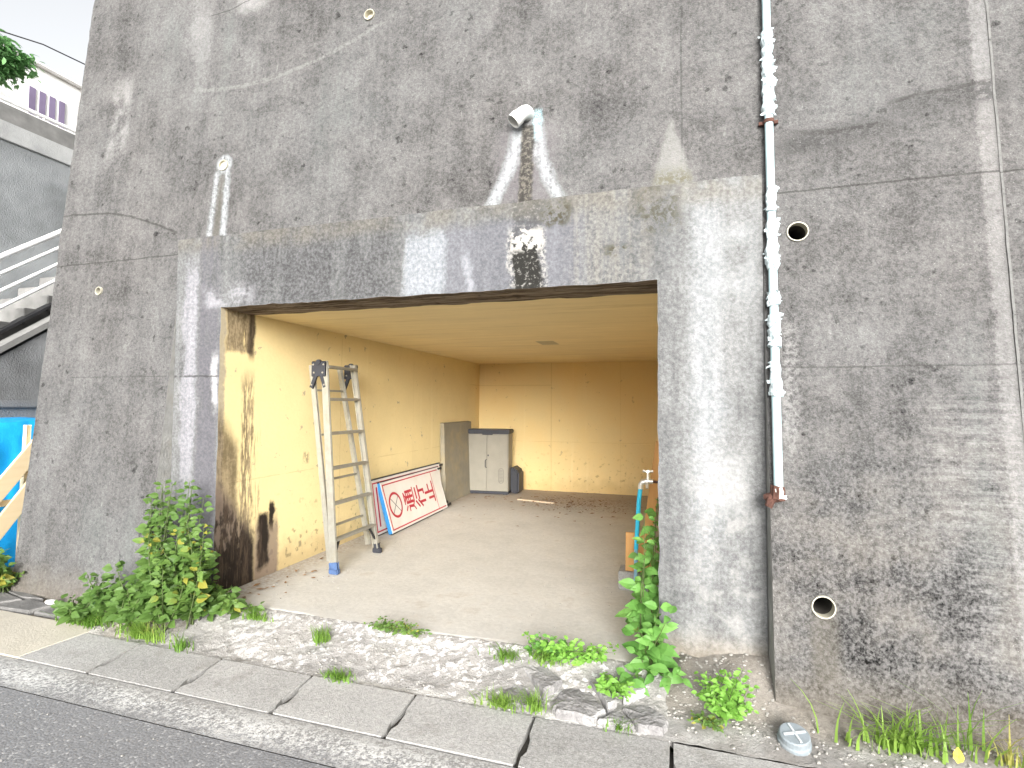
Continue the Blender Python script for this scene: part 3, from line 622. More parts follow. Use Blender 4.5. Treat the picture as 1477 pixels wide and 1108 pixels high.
# ------------------------------------------------------------------ step ladder
def ladder():
    root = empty('step_ladder', (-3.05, 4.65, 0), 'folded aluminium step ladder standing against the cream side wall', 'ladder')
    zb, zt = .0, 2.02
    def fr(t, side, off=0): return Vector((-3.05 - .25*t + off, 4.65 + side*(.375 - .125*t), zb + (zt-zb)*t))
    for side in (-1, 1):
        bm = bmesh.new(); a, b = fr(.03, side), fr(1, side)
        bar(bm, a, b, .022, .062, Vector((1, 0, 0)), .004); bar(bm, a+Vector((.024, side*-.013, 0)), b+Vector((.024, side*-.013, 0)), .03, .008, Vector((1, 0, 0)), .002)
        bar(bm, a+Vector((-.026, side*-.013, 0)), b+Vector((-.026, side*-.013, 0)), .03, .008, Vector((1, 0, 0)), .002); obj('front_rail', bm, 'aluminium', root)
        bm = bmesh.new(); a, b = fr(.05, side*.9, -.075), fr(.985, side*.93, -.17); bar(bm, a, b, .02, .05, Vector((1, 0, 0)), .004)
        bar(bm, a+Vector((.02, side*-.012, 0)), b+Vector((.02, side*-.012, 0)), .024, .007, Vector((1, 0, 0)), .002); obj('rear_rail', bm, 'aluminium', root)
        # foot
        bm = bmesh.new(); f = fr(.0, side); add_box(bm, (f.x-.05, f.y-.026, 0.003), (f.x+.05, f.y+.026, .055), .008); bar(bm, f+Vector((0, 0, .03)), fr(.05, side), .034, .074, Vector((1, 0, 0)), .006); obj('foot', bm, 'blue_rubber' if side < 0 else 'dark_plastic', root)
        # hinge plate with two arms
        bm = bmesh.new(); h = fr(.975, side, -.055); o = side*.018
        add_box(bm, (h.x-.085, h.y+o-.006, h.z-.10), (h.x+.085, h.y+o+.006, h.z+.055), .006)
        bar(bm, h+Vector((.03, o, -.09)), h+Vector((.075, o, -.21)), .014, .036, Vector((1, 0, 0)), .004); bar(bm, h+Vector((-.03, o, -.09)), h+Vector((-.08, o, -.21)), .014, .036, Vector((1, 0, 0)), .004)
        tube(bm, [h+Vector((0, o-.016, .045)), h+Vector((0, o+.016, .045))], .026, 12)
        hp = obj('hinge', bm, 'dark_plastic', root)
        for dx, dz in ((-.06, .02), (.06, .02), (-.05, -.06), (.05, -.06), (.07, -.18), (-.075, -.18)):
            bm = bmesh.new(); q = h+Vector((dx, o, dz)); tube(bm, [q+Vector((0, -.012, 0)), q+Vector((0, .012, 0))], .009, 8); obj('rivet', bm, 'aluminium', hp)
    for k in range(6):
        t = .15 + k*.166 if k < 5 else .975
        a, b = fr(t, -1, .004), fr(t, 1, .004); bm = bmesh.new(); bar(bm, a, b, .058 if k < 5 else .085, .026, Vector((0, 0, 1)), .004)
        for q in (-.018, 0, .018): bar(bm, a+Vector((q, .02, .014)), b+Vector((q, -.02, .014)), .006, .005)
        obj('step', bm, 'aluminium', root)
    for k in range(4):
        t = .2 + k*.22; a, b = fr(t, -.9, -.08-.09*t), fr(t, .9, -.08-.09*t); bm = bmesh.new(); bar(bm, a, b, .03, .02, Vector((0, 0, 1)), .003); obj('rear_step', bm, 'aluminium', root)
    for side in (-1, 1):
        bm = bmesh.new(); bar(bm, fr(.145, side*.72, .0), fr(.075, side*.97, 0), .01, .022, Vector((1, 0, 0))); obj('brace', bm, 'black_steel', root)
ladder()

# ------------------------------------------------------------------ folding road signs lying on their side
STROKES = {
 'tsu': [[(.38, .93), (.84, .93)], [(.84, .93), (.62, .80)], [(.50, .87), (.66, .77)], [(.40, .74), (.40, .16)], [(.40, .72), (.88, .72)], [(.88, .74), (.88, .16)], [(.40, .55), (.88, .55)], [(.40, .38), (.88, .38)], [(.64, .72), (.64, .16)],
         [(.10, .90), (.24, .77)], [(.04, .60), (.24, .60)], [(.22, .60), (.19, .22)], [(.02, .06), (.20, .22)], [(.18, .22), (.40, .06)], [(.38, .06), (.98, .04)]],
 'kou': [[(.32, .96), (.06, .72)], [(.34, .70), (.03, .40)], [(.22, .54), (.22, .02)], [(.46, .86), (.92, .86)], [(.40, .58), (.98, .58)], [(.74, .58), (.74, .04)], [(.74, .06), (.58, .06)]],
 'tome': [[(.53, .97), (.53, .08)], [(.53, .56), (.88, .56)], [(.24, .64), (.24, .08)], [(.03, .07), (.97, .07)]]}
def road_sign(base_a, base_b, lean_x, hgt, label, detailed=True):
    # local u runs along the long side, v up the short side
    a, b = Vector(base_a), Vector(base_b); u = (b-a); L = u.length; u.normalize()
    tp = Vector((lean_x, 0, math.sqrt(hgt**2 - lean_x**2))); v = tp.normalized(); v = (v - u*v.dot(u)).normalized(); n = u.cross(v)
    if n.x < 0: n = -n
    th = .048
    Mx = Matrix(((u.x, v.x, n.x, a.x), (u.y, v.y, n.y, a.y), (u.z, v.z, n.z, a.z), (0, 0, 0, 1)))
    root = empty('road_sign', a, label, 'sign')
    def lb(bm, p0, p1, bev=0): add_box(bm, p0, p1, bev, Mx)
    bm = bmesh.new(); lb(bm, (0, .004, -th), (L, hgt, -.003), .004); obj('side_frame', bm, 'sign_blue', root)
    bm = bmesh.new(); lb(bm, (.0005, .005, -.002), (L-.0005, hgt-.001, .004), .002); obj('face_panel', bm, 'sign_white', root)
    bm = bmesh.new(); lb(bm, (-.006, hgt+.001, -th-.006), (L+.05, hgt+.013, -.004), .003); lb(bm, (-.006, -.009, -th-.006), (L*.9, .003, -.004), .002); obj('edge_bar', bm, 'black_steel', root)
    for vv_ in (.03, hgt-.03):
        bm = bmesh.new(); lb(bm, (L-.02, vv_-.016, -th+.008), (L+.20, vv_+.016, -.012), .003); obj('leg', bm, 'black_steel', root)
    # red border
    e0, e1 = .030, .046; z0, z1 = .0045, .0062; bm = bmesh.new()
    lb(bm, (e0, e0, z0), (L-.03, e1, z1)); lb(bm, (e0, hgt-e1, z0), (L-.03, hgt-e0, z1)); lb(bm, (e0, e1, z0), (e1, hgt-e1, z1)); lb(bm, (L*.83, e1, z0), (L*.83+.010, hgt-e1, z1)); obj('border', bm, 'sign_red', root)
    if detailed:
        cx, cy, ro_, ri = .245, hgt*.5, .165, .134; bm = bmesh.new(); sg = 40
        pts = [[bm.verts.new(Mx @ Vector((cx+rd*math.cos(2*math.pi*k/sg), cy+rd*math.sin(2*math.pi*k/sg), .0062))) for k in range(sg)] for rd in (ro_, ri)]
        for k in range(sg): bm.faces.new((pts[0][k], pts[0][(k+1) % sg], pts[1][(k+1) % sg], pts[1][k]))
        obj('prohibition_ring', bm, 'sign_red', root)
        bm = bmesh.new()
        for an in (45, 135): 
            d = Vector((math.cos(R_(an)), math.sin(R_(an)), 0))*.135; p = Vector((cx, cy, .0055)); bar(bm, Mx @ (p-d), Mx @ (p+d), .008, .0012, n)
        obj('cross', bm, 'black_steel', root)
        size = .30; wd = .30
        for ci, key in enumerate(('tsu', 'kou', 'tome')):
            bm = bmesh.new(); u0 = .47 + ci*.325; v0 = (hgt-wd)/2
            for si, st in enumerate(STROKES[key]):
                # glyph top points to -u: glyph x -> +v, glyph y -> -u
                q = [Mx @ Vector((u0 + (1-py)*size, v0 + px*wd, .0052+si*.00006)) for px, py in st]
                for p_, r_ in zip(q, q[1:]):
                    dd = (r_-p_).normalized()*.012; bar(bm, p_-dd, r_+dd, (.023 if key == 'tsu' else .033) if abs((r_-p_).normalized().dot(u)) < .7 else .036, .0012, n)
            obj('character', bm, 'sign_red', root)
    else:
        bm = bmesh.new(); lb(bm, (.10, .09, z0), (.13, hgt-.09, z1)); obj('ring_edge', bm, 'sign_red', root)
road_sign((-3.285, 5.755, .012), (-3.335, 7.50, .012), -.19, .64, 'front white road sign with red characters and blue edge lying on its side')
road_sign((-3.415, 5.60, .012), (-3.45, 7.62, .012), -.10, .66, 'rear white road sign mostly hidden behind the sign with red characters', False)

# ------------------------------------------------------------------ cabinet, panel, black bin
def cabinet():
    a, b = Vector((-3.56, 8.86)), Vector((-2.80, 8.92)); rz = math.atan2(b.y-a.y, b.x-a.x); W = (b-a).length; Dp = .36; H = 1.16
    root = empty('storage_cabinet', (a.x, a.y, 0), 'grey two-door plastic storage cabinet with black lid in the back corner', 'cabinet')
    Mx = Matrix.Translation((a.x, a.y, 0)) @ Matrix.Rotation(rz, 4, 'Z')
    def P(name, p0, p1, mat, bev=.006, par=None): return obj(name, box(p0, p1, bev, Mx), mat, par or root)
    P('base', (.0, .0, .012), (W, Dp, .055), 'dark_plastic', .01); P('body', (.004, .022, .056), (W-.004, Dp, 1.078), 'cabinet_grey'); P('lid', (-.018, -.022, 1.08), (W+.018, Dp+.01, H), 'dark_plastic', .014)
    P('lid_handle', (W*.37, -.034, 1.062), (W*.63, -.006, 1.10), 'dark_plastic', .008)
    for x in (.03, W-.10): P('foot', (x, .03, .0), (x+.07, Dp-.03, .0115), 'dark_plastic', 0)
    d1 = P('door', (.012, -.002, .062), (W*.485-.004, .021, 1.072), 'cabinet_grey', .008); d2 = P('door', (W*.485+.004, -.002, .062), (W-.012, .021, 1.072), 'cabinet_grey', .008)
    bm = bmesh.new(); hx_ = W*.485-.026; tube(bm, [Mx @ Vector(q) for q in ((hx_+.018, -.002, .62), (hx_, -.022, .605), (hx_, -.022, .49), (hx_+.018, -.002, .475))], .007, 8); obj('handle', bm, 'dark_plastic', d1, True)
    P('lock', (W*.485+.012, -.012, .68), (W*.485+.034, -.0025, .71), 'dark_plastic', .003, d2)
    # oval vent made of a raised rim and bars
    bm = bmesh.new(); cx, cz = W*.83, .335; pts = []
    for k in range(32):
        t = 2*math.pi*k/32; x_ = .045*math.cos(t); z_ = .085*(1 if math.sin(t) >= 0 else -1) + .045*math.sin(t); pts.append(Mx @ Vector((cx+x_, -.004, cz+z_)))
    tube(bm, pts+pts[:1], .004, 6, False); obj('vent_rim', bm, 'cabinet_vent', d2)
    bm = bmesh.new()
    for k in range(9): add_box(bm, (cx-.036, -.006, cz-.105+k*.025), (cx+.036, -.0021, cz-.095+k*.025), 0, Mx)
    obj('vent_bars', bm, 'cabinet_vent', d2)
cabinet()
bm = bmesh.new(); prism(bm, [(-3.60, .0), (-3.50, .0), (-3.545, 1.29), (-3.615, 1.30)], 7.80, 9.0, 'y')
for v in bm.verts: v.co = Vector((v.co.x, v.co.y, v.co.z + (0 if v.co.z < .1 else .004)))
bmesh.ops.bevel(bm, geom=bm.edges[:], offset=.006, segments=1, affect='EDGES')
tag(obj('leaning_panel', bm, 'panel_grey'), 'plain grey board leaning on the side wall left of the cabinet', 'panel')
bm = bmesh.new(); add_box(bm, (-2.80, 9.05, .012), (-2.645, 9.40, .50), .03)
for v in bm.verts:
    if v.co.z > .3: v.co.z -= max(0, (v.co.x+2.80))*.62; v.co.x += .01*nz(v.co.x, v.co.y, v.co.z, 9)
tag(obj('black_bin', bm, 'dark_plastic', smooth=False), 'black bin with sloping top on the floor right of the cabinet', 'bin')
bm = bmesh.new(); bar(bm, (-2.50, 8.50, .014), (-1.85, 8.38, .012), .022, .014, Vector((0, 0, 1)), .003); tag(obj('wooden_lath', bm, 'lath'), 'thin pale wooden lath lying on the floor near the back wall', 'stick')

# ------------------------------------------------------------------ standpipe, boards
root = empty('standpipe', (-.30, 4.56, 0), 'bright blue standpipe with a chrome tap beside the right post', 'tap')
bm = bmesh.new(); tube(bm, [(-.305, 4.56, -.01), (-.30, 4.56, .4)], .017, 12); obj('lower_pipe', bm, 'old_blue_pvc', root, True)
bm = bmesh.new(); tube(bm, [(-.30, 4.56, .395), (-.275, 4.56, .80), (-.262, 4.56, .905)], .0185, 12); obj('upper_pipe', bm, 'blue_pvc', root, True)
bm = bmesh.new(); tube(bm, [(-.262, 4.56, .90), (-.260, 4.56, .935), (-.245, 4.56, .958), (-.21, 4.56, .966), (-.16, 4.56, .966)], [.022, .023, .024, .024, .02], 12); tube(bm, [(-.20, 4.56, .95), (-.20, 4.56, .99)], .022, 10)
tube(bm, [(-.205, 4.56, .955), (-.205, 4.52, .95), (-.205, 4.50, .915)], .013, 10); tp = obj('tap_body', bm, 'brass_chrome', root, True)
bm = bmesh.new(); tube(bm, [(-.20, 4.56, .985), (-.20, 4.56, 1.045)], [.016, .010], 10)
for dx, dy in ((.042, 0), (-.042, 0), (0, .042), (0, -.042)): tube(bm, [(-.20, 4.56, 1.045), (-.20+dx, 4.56+dy, 1.052)], [.009, .012], 8)
obj('tap_handle', bm, 'brass_chrome', tp, True)
bm = bmesh.new(); tube(bm, [(-.165, 4.56, .966), (XR+.01, 4.56, .962)], .011, 8); obj('wall_stub', bm, 'rust', root, True)
bm = bmesh.new(); tube(bm, [(-.305, 4.56, .085), (-.20, 4.56, .085)], .014, 8); obj('branch_pipe', bm, 'old_blue_pvc', root, True)
bm = bmesh.new(); add_box(bm, (-.40, 4.70, .005), (-.18, 4.722, .46), .002); bmesh.ops.rotate(bm, verts=bm.verts[:], cent=(-.3, 4.7, 0), matrix=Matrix.Rotation(R_(-4), 3, 'X'))
for v in bm.verts: v.co.z += .16 if v.co.z < .2 else .03
tag(obj('brown_board', bm, 'board'), 'short brown wooden board behind the blue standpipe', 'board')
bm = bmesh.new(); bar(bm, (-.26, 4.78, .16), (-.105, 4.86, 1.28), .075, .02, Vector((0, 1, 0)), .002); tag(obj('wooden_plank', bm, 'board'), 'narrow brown plank leaning on the right post behind the tap', 'plank')
bm = bmesh.new(); add_box(bm, (-.46, 4.69, 0), (-.10, 4.9, .158), .006); tag(obj('concrete_block', bm, 'gutter'), 'low concrete block under the brown boards behind the vine', 'block')

# ------------------------------------------------------------------ downpipe beside the portal
root = empty('water_pipe', (.585, 3.24, 1.1), 'pale blue water pipe with ragged tape running up the wall beside the portal', 'pipe')
py = lambda z: wall_y(z) - .042
bm = bmesh.new(); zz = lins(1.12, 7.1, 40)+[7.1]; tube(bm, [(.578+.004*nz(0, 0, z, 1.1)+(z-2.4)*.004, py(z), z) for z in zz], .0245, 14); obj('pipe_run', bm, 'pale_blue_pvc', root, True)
def ragged(z0, z1, seed):
    random.seed(seed); bm = bmesh.new(); n = max(6, int((z1-z0)/.022)); pts = []; rads = []
    for i in range(n+1):
        z = z0+(z1-z0)*i/n; pts.append((.578+(z-2.4)*.004+random.uniform(-.004, .004), py(z)+random.uniform(-.003, .003), z)); rads.append(.029+random.uniform(-.002, .011))
    tube(bm, pts, rads, 11)
    for v in bm.verts: v.co += Vector((random.uniform(-.004, .004), random.uniform(-.004, .003), random.uniform(-.006, .006)))
    for i in range(int((z1-z0)*42)):         # flaking flaps
        z = random.uniform(z0, z1); an = random.uniform(math.pi, 2*math.pi) if random.random() < .5 else random.choice((math.pi, 0)) + random.uniform(-.4, .4)
        c0 = Vector((.578+(z-2.4)*.004, py(z), z)); o = Vector((math.cos(an), math.sin(an), 0)); l = random.uniform(.010, .026); t = Vector((0, 0, random.uniform(.008, .028)))
        q = [c0+o*.028, c0+o*.028+t, c0+o*(.028+l)+t*.7+Vector((0, 0, random.uniform(-.02, .01))), c0+o*(.028+l*.8)]
        f = [bm.verts.new(p) for p in q]; g_ = [bm.verts.new(p+Vector((.003, -.002, .001))) for p in q]
        bm.faces.new(f); bm.faces.new(list(reversed(g_)))
        for k in range(4): bm.faces.new((f[k], f[(k+1) % 4], g_[(k+1) % 4], g_[k]))
    obj('tape_wrap', bm, 'tape', root)
for k, (a, b) in enumerate(((3.40, 3.97), (2.78, 2.93), (2.42, 2.72), (2.20, 2.28), (1.95, 2.14), (1.66, 1.86))): ragged(a, b, 30+k)
for z in (3.365,):
    bm = bmesh.new(); cx, cy = .578+(z-2.4)*.004, py(z)
    tube(bm, [(cx, cy, z-.012), (cx, cy, z+.012)], .030, 14); add_box(bm, (cx-.055, cy+.012, z-.010), (cx+.055, cy+.030, z+.010)); obj('clamp', bm, 'rust', root)
bm = bmesh.new(); random.seed(5)
tube(bm, [(.570, py(1.1), 1.15), (.570, py(1.1), 1.075)], [.034, .038], 12); tube(bm, [(.60, py(1.1)-.002, 1.09), (.535, py(1.1)+.01, 1.08), (.515, py(1.1)+.03, 1.07)], [.026, .028, .024], 10); tube(bm, [(.535, py(1.1), 1.075), (.52, py(1.1), 1.03)], [.026, .022], 9)
for v in bm.verts: v.co += Vector((random.uniform(-.005, .005), random.uniform(-.005, .005), random.uniform(-.006, .006)))
ft = obj('end_fitting', bm, 'rust', root)
bm = bmesh.new(); tube(bm, [(.573, py(1.1)-.012, 1.14), (.578, py(1.1)-.02, 1.09), (.61, py(1.1)-.015, 1.085)], [.026, .024, .012], 9)
for v in bm.verts: v.co += Vector((random.uniform(-.006, .006), random.uniform(-.005, .005), random.uniform(-.006, .006)))
obj('torn_wrap', bm, 'white_pvc', ft)

# cleanout lid with a cross
root = empty('round_lid', (.575, 3.03, -.09), 'round grey plastic lid with a pale cross at the foot of the wall', 'lid')
bm = bmesh.new(); Rt = Matrix.Translation((.578, 3.01, -.075)) @ Matrix.Rotation(R_(14), 4, 'X')
prof = [(.0, .0), (.078, .0), (.078, .028), (.072, .036), (.072, .062), (.066, .068), (0, .068)]; seg = 28; rg = []
for r_, z_ in prof[1:-1]: rg.append([bm.verts.new(Rt @ Vector((r_*math.cos(2*math.pi*k/seg), r_*math.sin(2*math.pi*k/seg), z_-.035))) for k in range(seg)])
for a, b in zip(rg, rg[1:]):
    for k in range(seg): bm.faces.new((a[k], a[(k+1) % seg], b[(k+1) % seg], b[k]))
bm.faces.new(rg[-1]); bm.faces.new(list(reversed(rg[0]))); obj('cap', bm, 'lid_grey', root)
bm = bmesh.new()
for an in (20, 110): d = Vector((math.cos(R_(an)), math.sin(R_(an)), 0))*.056; bar(bm, Rt @ (Vector((0, 0, .036))-d), Rt @ (Vector((0, 0, .036))+d), .010, .006, Rt.to_3x3() @ Vector((0, 0, 1)))
obj('cross', bm, 'lid_mark', root)

# broken stones set in mortar at the right end of the apron
STONES = [[(-.91, 3.21), (-.83, 3.3), (-.63, 3.13), (-.71, 2.98)], [(-.97, 2.97), (-.91, 3.12), (-.72, 2.96), (-.75, 2.885), (-.90, 2.885)], [(-.67, 2.95), (-.63, 3.12), (-.51, 3.21), (-.35, 2.96), (-.41, 2.885), (-.63, 2.885)],
          [(-.49, 3.20), (-.36, 3.19), (-.30, 3.04), (-.35, 2.98)], [(-.40, 2.885), (-.30, 3.0), (-.20, 2.90), (-.22, 2.88)], [(-.28, 3.02), (-.14, 3.10), (-.02, 2.98), (-.05, 2.885), (-.19, 2.885)], [(-.35, 3.3), (-.23, 3.34), (-.14, 3.17), (-.27, 3.06)]]
stone_root = ap
for st in STONES:
    bm = bmesh.new(); cx = sum(p[0] for p in st)/len(st); cy = sum(p[1] for p in st)/len(st); h = random.uniform(-.082, -.066) + max(0, cy-2.95)*.2
    pts = []
    for i in range(len(st)):                   # chip every edge
        a, b = st[i], st[(i+1) % len(st)]
        for k in range(4):
            t = k/4; px, py_ = a[0]+(b[0]-a[0])*t, a[1]+(b[1]-a[1])*t
            px += (cx-px)*.04; py_ += (cy-py_)*.04; pts.append((px+random.uniform(-.007, .007), py_+random.uniform(-.007, .007)))
    lo = [bm.verts.new((p[0], p[1], -.22)) for p in pts]; mid = [bm.verts.new((p[0], p[1], h-.014+random.uniform(-.006, .006))) for p in pts]
    hi = [bm.verts.new((p[0]+(cx-p[0])*.07, p[1]+(cy-p[1])*.07, h+random.uniform(-.004, .004))) for p in pts]; n = len(pts); ct = bm.verts.new((cx, cy, h+.006))
    for i in range(n):
        j = (i+1) % n; bm.faces.new((lo[i], lo[j], mid[j], mid[i])); bm.faces.new((mid[i], mid[j], hi[j], hi[i])); bm.faces.new((hi[i], hi[j], ct))
    obj('stone', bm, 'stone_grey', stone_root)

# slabs at the foot of the wall on the left
def flat_slab(name, poly, z0, z1, mat, parent, bev=.006):
    bm = bmesh.new(); prism(bm, poly, z0, z1, 'z', .003); bmesh.ops.bevel(bm, geom=bm.edges[:], offset=bev, segments=1, affect='EDGES'); return obj(name, bm, mat, parent)
ps = flat_slab('paving_slab', [(-6.2, 2.494), (-4.30, 2.50), (-4.18, 2.94), (-6.2, 2.95)], -.25, -.117, 'slab_beige', gut, .002)
for v in ps.data.vertices:
    if v.co.z > -.2: v.co.z = -.141 + (v.co.y-2.5)*.07
for p in ([(-5.95, 3.0), (-5.5, 2.97), (-5.35, 3.13), (-5.75, 3.2)], [(-5.46, 2.96), (-5.02, 2.98), (-4.95, 3.14), (-5.3, 3.15)], [(-4.97, 2.99), (-4.62, 3.0), (-4.55, 3.15), (-4.9, 3.16)], [(-5.8, 3.24), (-5.42, 3.16), (-5.2, 3.2), (-5.68, 3.28)]):
    flat_slab('stone_slab', p, -.25, -.092+random.uniform(-.008, .008), 'slab_dark', lft)
bm = bmesh.new(); bmesh.ops.create_icosphere(bm, subdivisions=2, radius=1)
for v in bm.verts: v.co = Vector((-5.0+v.co.x*.055, 3.13+v.co.y*.035, -.075+v.co.z*.022+.006*nz(v.co.x, v.co.y, v.co.z, 2)))
tag(obj('white_stone', bm, 'white_pvc', smooth=True), 'small flat white stone on the dark slabs by the wall corner', 'stone')
# loose grit and litter
def scatter(name, n, fn, smin, smax, mat, flat=.5):
    bm = bmesh.new()
    for _ in range(n):
        x, y, z = fn(); sx = random.uniform(smin, smax); a = random.uniform(0, 6.28)
        r = bmesh.ops.create_icosphere(bm, subdivisions=1, radius=1)
        m = Matrix.Translation((x, y, z)) @ Matrix.Rotation(a, 4, 'Z') @ Matrix.Diagonal((sx, sx*random.uniform(.5, .9), sx*flat, 1))
        for v in r['verts']: v.co = m @ (v.co*random.uniform(.85, 1.1))
    return tag(obj(name, bm, mat), kind='stuff')
U = random.uniform
scatter('gravel', 260, lambda: (lambda x, y: (x, y, apz(x, y)+.003))(U(-3.5, -.9), U(2.9, 3.38)), .004, .013, 'pebble')
scatter('floor_grit', 170, lambda: (U(-3.58, -2.9) if random.random() < .6 else U(-3.5, -.2), U(3.55, 6.5), .003), .003, .010, 'pebble')
scatter('roadside_grit', 520, lambda: (lambda x, y: (x, y, siz(x, y)+.002))(*((U(-.05, .55), U(3.05, 3.45)) if random.random() < .45 else (U(.0, 1.9), U(2.9, 3.22)))), .003, .014, 'pebble')
scatter('road_chips', 160, lambda: (U(-5, 1.5), U(1.2, 2.7), -.148), .003, .007, 'pebble')
def litter(name, n, fn, label=None):
    bm = bmesh.new()
    for _ in range(n):
        x, y = fn(); a = U(0, 6.28); l = U(.012, .045); w_ = l*U(.25, .5); z = U(.004, .012)
        pts = [(-l, 0, 0), (0, w_, U(.002, .012)), (l, 0, U(0, .012)), (0, -w_, U(.001, .008))]; m = Matrix.Translation((x, y, z)) @ Matrix.Rotation(a, 4, 'Z')
        q = [bm.verts.new(m @ Vector(p)) for p in pts]; bm.faces.new((q[0], q[1], q[3])); bm.faces.new((q[1], q[2], q[3]))
    return tag(obj(name, bm, 'dry_leaf'), kind='stuff')
litter('leaf_litter', 330, lambda: (random.gauss(-1.6, .55), random.gauss(8.5, .4)) if random.random() < .75 else (U(-3.4, -.3), U(6.5, 9.5)))
litter('post_litter', 26, lambda: (random.gauss(-3.35, .12), random.gauss(4.1, .35)))

# ------------------------------------------------------------------ stair, tarp, timber and terrace at the left
root = empty('outdoor_stair', (-7.5, 4, -.1), 'concrete stair with white pipe handrails climbing beside the wall at the left', 'stairs')
run_, rise = .25, .205; n_st = 25; y00 = 1.12
poly = [(y00-.1, -.2)]
for k in range(n_st):
    y = y00+k*run_; z0_ = -.1+k*rise
    o = obj('step', box((-8.69, y, z0_-.05), (-7.66, y+run_+.03, z0_+rise), .008), 'stair_grey', root)
sl_ = rise/run_
def zs_(y, o): return -.1 + (y-y00)*sl_ + o
bm = bmesh.new(); prism(bm, [(y00-.2, -.25), (y00+n_st*run_, -.25), (y00+n_st*run_, zs_(y00+n_st*run_, -.32)), (y00-.2, zs_(y00-.2, -.0))], -7.60, -7.42, 'x'); obj('side_wall', bm, 'dark_concrete', root)
bm = bmesh.new(); prism(bm, [(y00-.1, zs_(y00, -.04)), (8.0, zs_(8.0, -.30)), (8.0, zs_(8.0, -.22)), (y00-.1, zs_(y00, .04))], -7.61, -7.39, 'x'); obj('side_coping', bm, 'stair_grey', root)
bm = bmesh.new(); bar(bm, (-7.63, y00, zs_(y00, .16)), (-7.63, 7.6, zs_(7.6, .0)), .03, .14, Vector((1, 0, 0))); obj('stringer', bm, 'black_steel', root)
for off, rd in ((1.05, .034), (.85, .021), (.64, .021), (.44, .021)):
    bm = bmesh.new(); tube(bm, [(-7.55, y00, zs_(y00, off)), (-7.55, 7.4, zs_(7.4, off-.10))], rd, 10); obj('handrail', bm, 'white_rail', root, True)
for y in (1.2, 2.5, 5.4, 6.7): bm = bmesh.new(); tube(bm, [(-7.55, y, zs_(y, .1)), (-7.55, y, zs_(y, 1.05))], .026, 8); obj('baluster', bm, 'white_rail', root, True)
bm = bmesh.new(); add_box(bm, (-7.38, 3.6, 1.54), (-6.9, 6.0, 1.62), .01); add_box(bm, (-7.36, 3.65, -.2), (-6.95, 6.0, 1.538)); tag(obj('concrete_plinth', bm, 'dark_concrete'), 'dark concrete plinth below the stair behind the blue tarp', 'plinth')
# boundary wall of the terrace with coping blocks
tw_ = empty('terrace_wall', (-8.9, 5, -.1), 'grey concrete terrace wall with pale coping blocks above the stair', 'wall')
obj('wall_face', box((-9.0, -2, -.2), (-8.72, 14, 5.18)), 'terrace_concrete', tw_)
for k in range(17): obj('coping_block', box((-9.04, -2+k*.94, 5.182), (-8.69, -2+k*.94+.934, 5.44), .008), 'pale_concrete', tw_)
obj('upper_course', box((-9.0, -2, 5.442), (-8.74, 14, 5.70)), 'stair_grey', tw_)
tag(obj('terrace', box((-40, -6, 5.0), (-9.05, 30, 5.16)), 'soil'), kind='structure')
rl = empty('terrace_railing', (-8.87, 5, 5.7), 'white pipe railing along the top of the terrace wall', 'railing')
for z, r_ in ((5.82, .028), (5.76, .016)): bm = bmesh.new(); tube(bm, [(-8.87, -2, z), (-8.87, 14, z)], r_, 8); obj('rail', bm, 'white_rail', rl, True)
for k in range(12): bm = bmesh.new(); tube(bm, [(-8.87, -1.8+k*1.4, 5.70), (-8.87, -1.8+k*1.4, 5.82)], .018, 8); obj('post', bm, 'white_rail', rl, True)
# house with violet-tinted windows
hs_ = empty('white_house', (-13, 6, 5.1), 'white house with narrow violet windows on the terrace above', 'house')
obj('wall', box((-20, 1.5, 5.0), (-12.0, 15, 8.25)), 'house_white', hs_); obj('roof', box((-20.3, 1.2, 8.252), (-11.9, 15.3, 8.32), .02), 'house_white', hs_)
for k in range(4):
    y = 6.74 + k*.172; wnd = obj('window', box((-12.0, y, 6.75), (-11.972, y+.135, 7.80), .004), 'white_rail', hs_)
    obj('pane', box((-11.9715, y+.012, 6.77), (-11.966, y+.123, 7.78)), 'window_violet', wnd)
# tarp over a pile
bm = bmesh.new(); nu, nv = 60, 40; vv = []
prof = [(-6.55, -.12), (-6.66, .25), (-6.70, .75), (-6.70, 1.22), (-6.76, 1.38), (-6.86, 1.42), (-7.2, 1.46), (-7.40, 1.47)]
import bisect
def pr(t):
    f = t*(len(prof)-1); i = min(int(f), len(prof)-2); k = f-i; return prof[i][0]*(1-k)+prof[i+1][0]*k, prof[i][1]*(1-k)+prof[i+1][1]*k
for i in range(nu+1):
    y = 2.95 + 2.9*i/nu; row = []
    for j in range(nv+1):
        x, z = pr(j/nv); wv = .05*nz(x*2, y*3, z*.8, 1.3) + .025*nz(x, y*3, z, 4.5) + .012*nz(x, y, z, 13)
        row.append(bm.verts.new((x+wv, y+.02*nz(x, y, z, 4), max(-.14, z + .05*nz(x, y, 0, 2.2)*(1 if z > 1 else .2) - max(0, 3.3-y)*.9*(1 if z > .3 else .3)))))
    vv.append(row)
for i in range(nu):
    for j in range(nv): bm.faces.new((vv[i][j], vv[i+1][j], vv[i+1][j+1], vv[i][j+1]))
tp_ = obj('blue_tarpaulin', bm, 'tarp', smooth=True); tag(tp_, 'bright blue tarpaulin draped over a pile left of the wall', 'tarp')
md = tp_.modifiers.new('thick', 'SOLIDIFY'); md.thickness = .004
